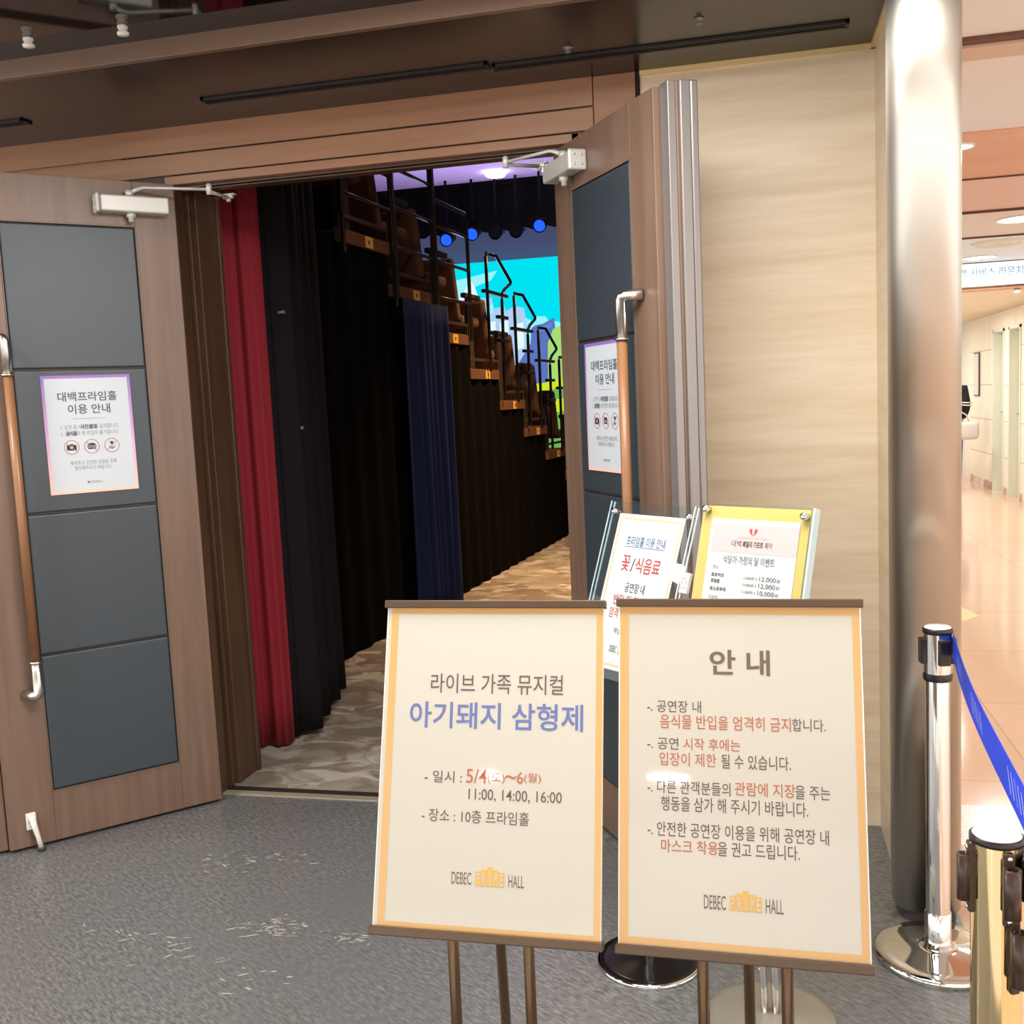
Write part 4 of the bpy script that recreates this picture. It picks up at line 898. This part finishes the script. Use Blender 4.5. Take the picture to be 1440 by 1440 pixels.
# ================================================================== CORRIDOR THINGS
root = thing('hanging_sign', 'white corridor sign with pale blue lounge lettering, hung from the ceiling bulkhead', 'sign', (2.3, 9.77, 2.29))
bm = bm_new(); box(bm, -1.1, 1.1, -.02, .025, .005, .205, .002); obj('sign_panel', bm, M['sign_white'], root)
bm = bm_new(); F = frame((0, -.022, 0), (1, 0, 0), (0, 0, 1)); text(bm, '고객 서비스 라운지', -.62, -.04, .118, .082, 0, .004, .0); text(bm, 'Customer Service Lounge', -.58, -.06, .045, .02, 0, 0, .0); obj('lettering', bm, M['ink_teal'], root, F, fix=False)
bm = bm_new(); box(bm, -1.11, 1.11, -.024, .03, .202, .211); box(bm, -1.11, 1.11, -.024, .03, 0, .006); obj('sign_frame', bm, M['alu_dark'], root)
for x, y, r, lb in ((1.68, 7.25, .15, 'round glowing ceiling light in the pale panel at the right edge'), (1.83, 9.35, .13, 'round glowing ceiling light just above the hanging sign'), (.872, 4.86, .055, 'small round downlight in the orange ceiling panel')):
    root = thing('ceiling_light', lb, 'light', (x, y, CZ), 0, 'round corridor ceiling lights')
    zo = -.006 if y < 5.6 else 0
    bm = bm_new(); lathe(bm, [(r * 1.12, zo), (r * 1.12, zo - .008), (r, zo - .01), (r * .96, zo)], n=36); obj('ring', bm, M['white_enamel'], root)
    bm = bm_new(); lathe(bm, [(r * .97, zo - .004), (0, zo - .005)], n=36); obj('diffuser', bm, M['lamp_glow'], root)
root = thing('ceiling_vent', 'round white ceiling vent of rings near the hanging sign', 'air vent', (1.78, 8.42, CZ))
for i, r in enumerate((.19, .13, .07)):
    bm = bm_new(); lathe(bm, [(r, 0), (r, -.012), (r - .018, -.02), (r - .03, -.006), (r - .03, 0)], n=36); obj('ring', bm, M['white_enamel'], root)
bm = bm_new(); lathe(bm, [(0, 0), (.018, 0), (.03, -.012), (.036, -.03), (.02, -.045), (0, -.048)], (2.25, 9.9, 2.27), 20); tag(obj('smoke_detector', bm, M['white_enamel']), 'small white detector under the bulkhead below the hanging sign', 'detector')
root = thing('wall_plaque', 'narrow white wall plaque with dark frame on the cream corridor wall', 'plaque', (XW, 15.9, 1.25))
bm = bm_new(); box(bm, -.02, 0, -.17, .17, 0, .62, .004); obj('frame', bm, M['alu_dark'], root)
bm = bm_new(); box(bm, -.024, -.019, -.15, .15, .02, .60, .002); obj('panel', bm, M['paper_plain'], root)

# person walking in the corridor, mostly behind the column
def skin_mesh(name, verts, edges, radii, m, parent, root_i=0, sub=2):
    me = bpy.data.meshes.new(name); me.from_pydata(verts, edges, []); o = bpy.data.objects.new(name, me); COL.objects.link(o)
    md = o.modifiers.new('skin', 'SKIN'); 
    for i, r in enumerate(radii):
        sv = me.skin_vertices[0].data[i]; rr = r if isinstance(r, tuple) else (r, r); sv.radius = rr; sv.use_root = (i == root_i)
    s = o.modifiers.new('sub', 'SUBSURF'); s.levels = sub; s.render_levels = sub
    bpy.context.view_layer.update()
    m2 = bpy.data.meshes.new_from_object(o.evaluated_get(bpy.context.evaluated_depsgraph_get())); o.modifiers.clear(); o.data = m2; bpy.data.meshes.remove(me)
    m2.materials.clear(); m2.materials.append(m)
    for p in m2.polygons: p.use_smooth = True
    o.parent = parent; return o
pr = thing('person', 'person in black jacket and jeans carrying a pale bag, mostly behind the steel column', 'person', (2.555, 14.95, 0), R(170))
V = [(0, 0, .92), (0, 0, 1.08), (0, .01, 1.25), (0, 0, 1.40), (0, -.01, 1.48), (0, -.02, 1.55), (0, -.01, 1.62), (0, .0, 1.68),
     (.17, 0, 1.37), (.21, .02, 1.12), (.20, -.10, .92), (.20, -.14, .85), (-.17, 0, 1.37), (-.21, .02, 1.12), (-.17, -.16, .98), (-.15, -.22, .96),
     (.09, 0, .86), (.10, -.03, .48), (.10, .02, .09), (.10, -.12, .035), (-.09, 0, .86), (-.10, .03, .48), (-.10, .08, .09), (-.10, -.06, .035)]
E_ = [(0, 1), (1, 2), (2, 3), (3, 4), (4, 5), (5, 6), (6, 7), (3, 8), (8, 9), (9, 10), (10, 11), (3, 12), (12, 13), (13, 14), (14, 15), (0, 16), (16, 17), (17, 18), (18, 19), (0, 20), (20, 21), (21, 22), (22, 23)]
Rr = [(.14, .1), (.12, .09), (.15, .1), (.11, .08), .05, .075, .085, .05, .055, .042, .032, .03, .055, .042, .032, .03, .08, .055, .04, .035, .08, .055, .04, .035]
skin_mesh('body', V, E_, Rr, M['skin'], pr)
idx = [0, 1, 2, 3, 8, 9, 10, 12, 13, 14]; mp_ = {a: i for i, a in enumerate(idx)}
skin_mesh('jacket', [V[i] for i in idx], [(mp_[a], mp_[b]) for a, b in E_ if a in mp_ and b in mp_], [(.165, .125), (.155, .12), (.175, .125), (.13, .10), .085, .068, .05, .085, .068, .05], M['cloth_black'], pr)
idx = [0, 16, 17, 18, 20, 21, 22]; mp_ = {a: i for i, a in enumerate(idx)}
skin_mesh('jeans', [V[i] for i in idx], [(mp_[a], mp_[b]) for a, b in E_ if a in mp_ and b in mp_], [(.155, .115), .10, .075, .062, .10, .075, .062], M['denim'], pr)
bm = bm_new(); bmesh.ops.create_uvsphere(bm, u_segments=20, v_segments=14, radius=.1)
for v in bm.verts: v.co = Vector((v.co.x * .95, v.co.y * 1.05 + .015, v.co.z * 1.1 + 1.655))
bmesh.ops.delete(bm, geom=[v for v in bm.verts if v.co.y < -.04 and v.co.z < 1.68], context='VERTS')
for f in bm.faces: f.smooth = True
obj('hair', bm, M['hair'], pr)
bm = bm_new()
for dz in (0, .035):
    tube(bm, [(-.285 + .0 * dz, .02, 1.15 + dz), (-.23, -.065, 1.15 + dz), (-.15, -.05, 1.16 + dz)], .008, 8); tube(bm, [(-.285, .02, 1.15 + dz), (-.22, .095, 1.15 + dz), (-.15, .06, 1.16 + dz)], .008, 8)
obj('sleeve_stripe', bm, M['cloth_white'], pr)
root = thing('shoulder_bag', 'pale grey bag held at the side of the person in the corridor', 'bag', (2.66, 14.66, .70), R(8))
bm = bm_new(); box(bm, -.20, .22, -.06, .06, 0, .24, .05, 0, None, 4)
for f in bm.faces: f.smooth = True
obj('bag_body', bm, M['bag'], root)
bm = bm_new(); tube(bm, [(-.12, 0, .23), (-.1, 0, .33), (-.02, 0, .38), (.06, 0, .33), (.1, 0, .23)], .009, 8); obj('handle', bm, M['bag'], root)

bpy.data.objects.remove(_to)
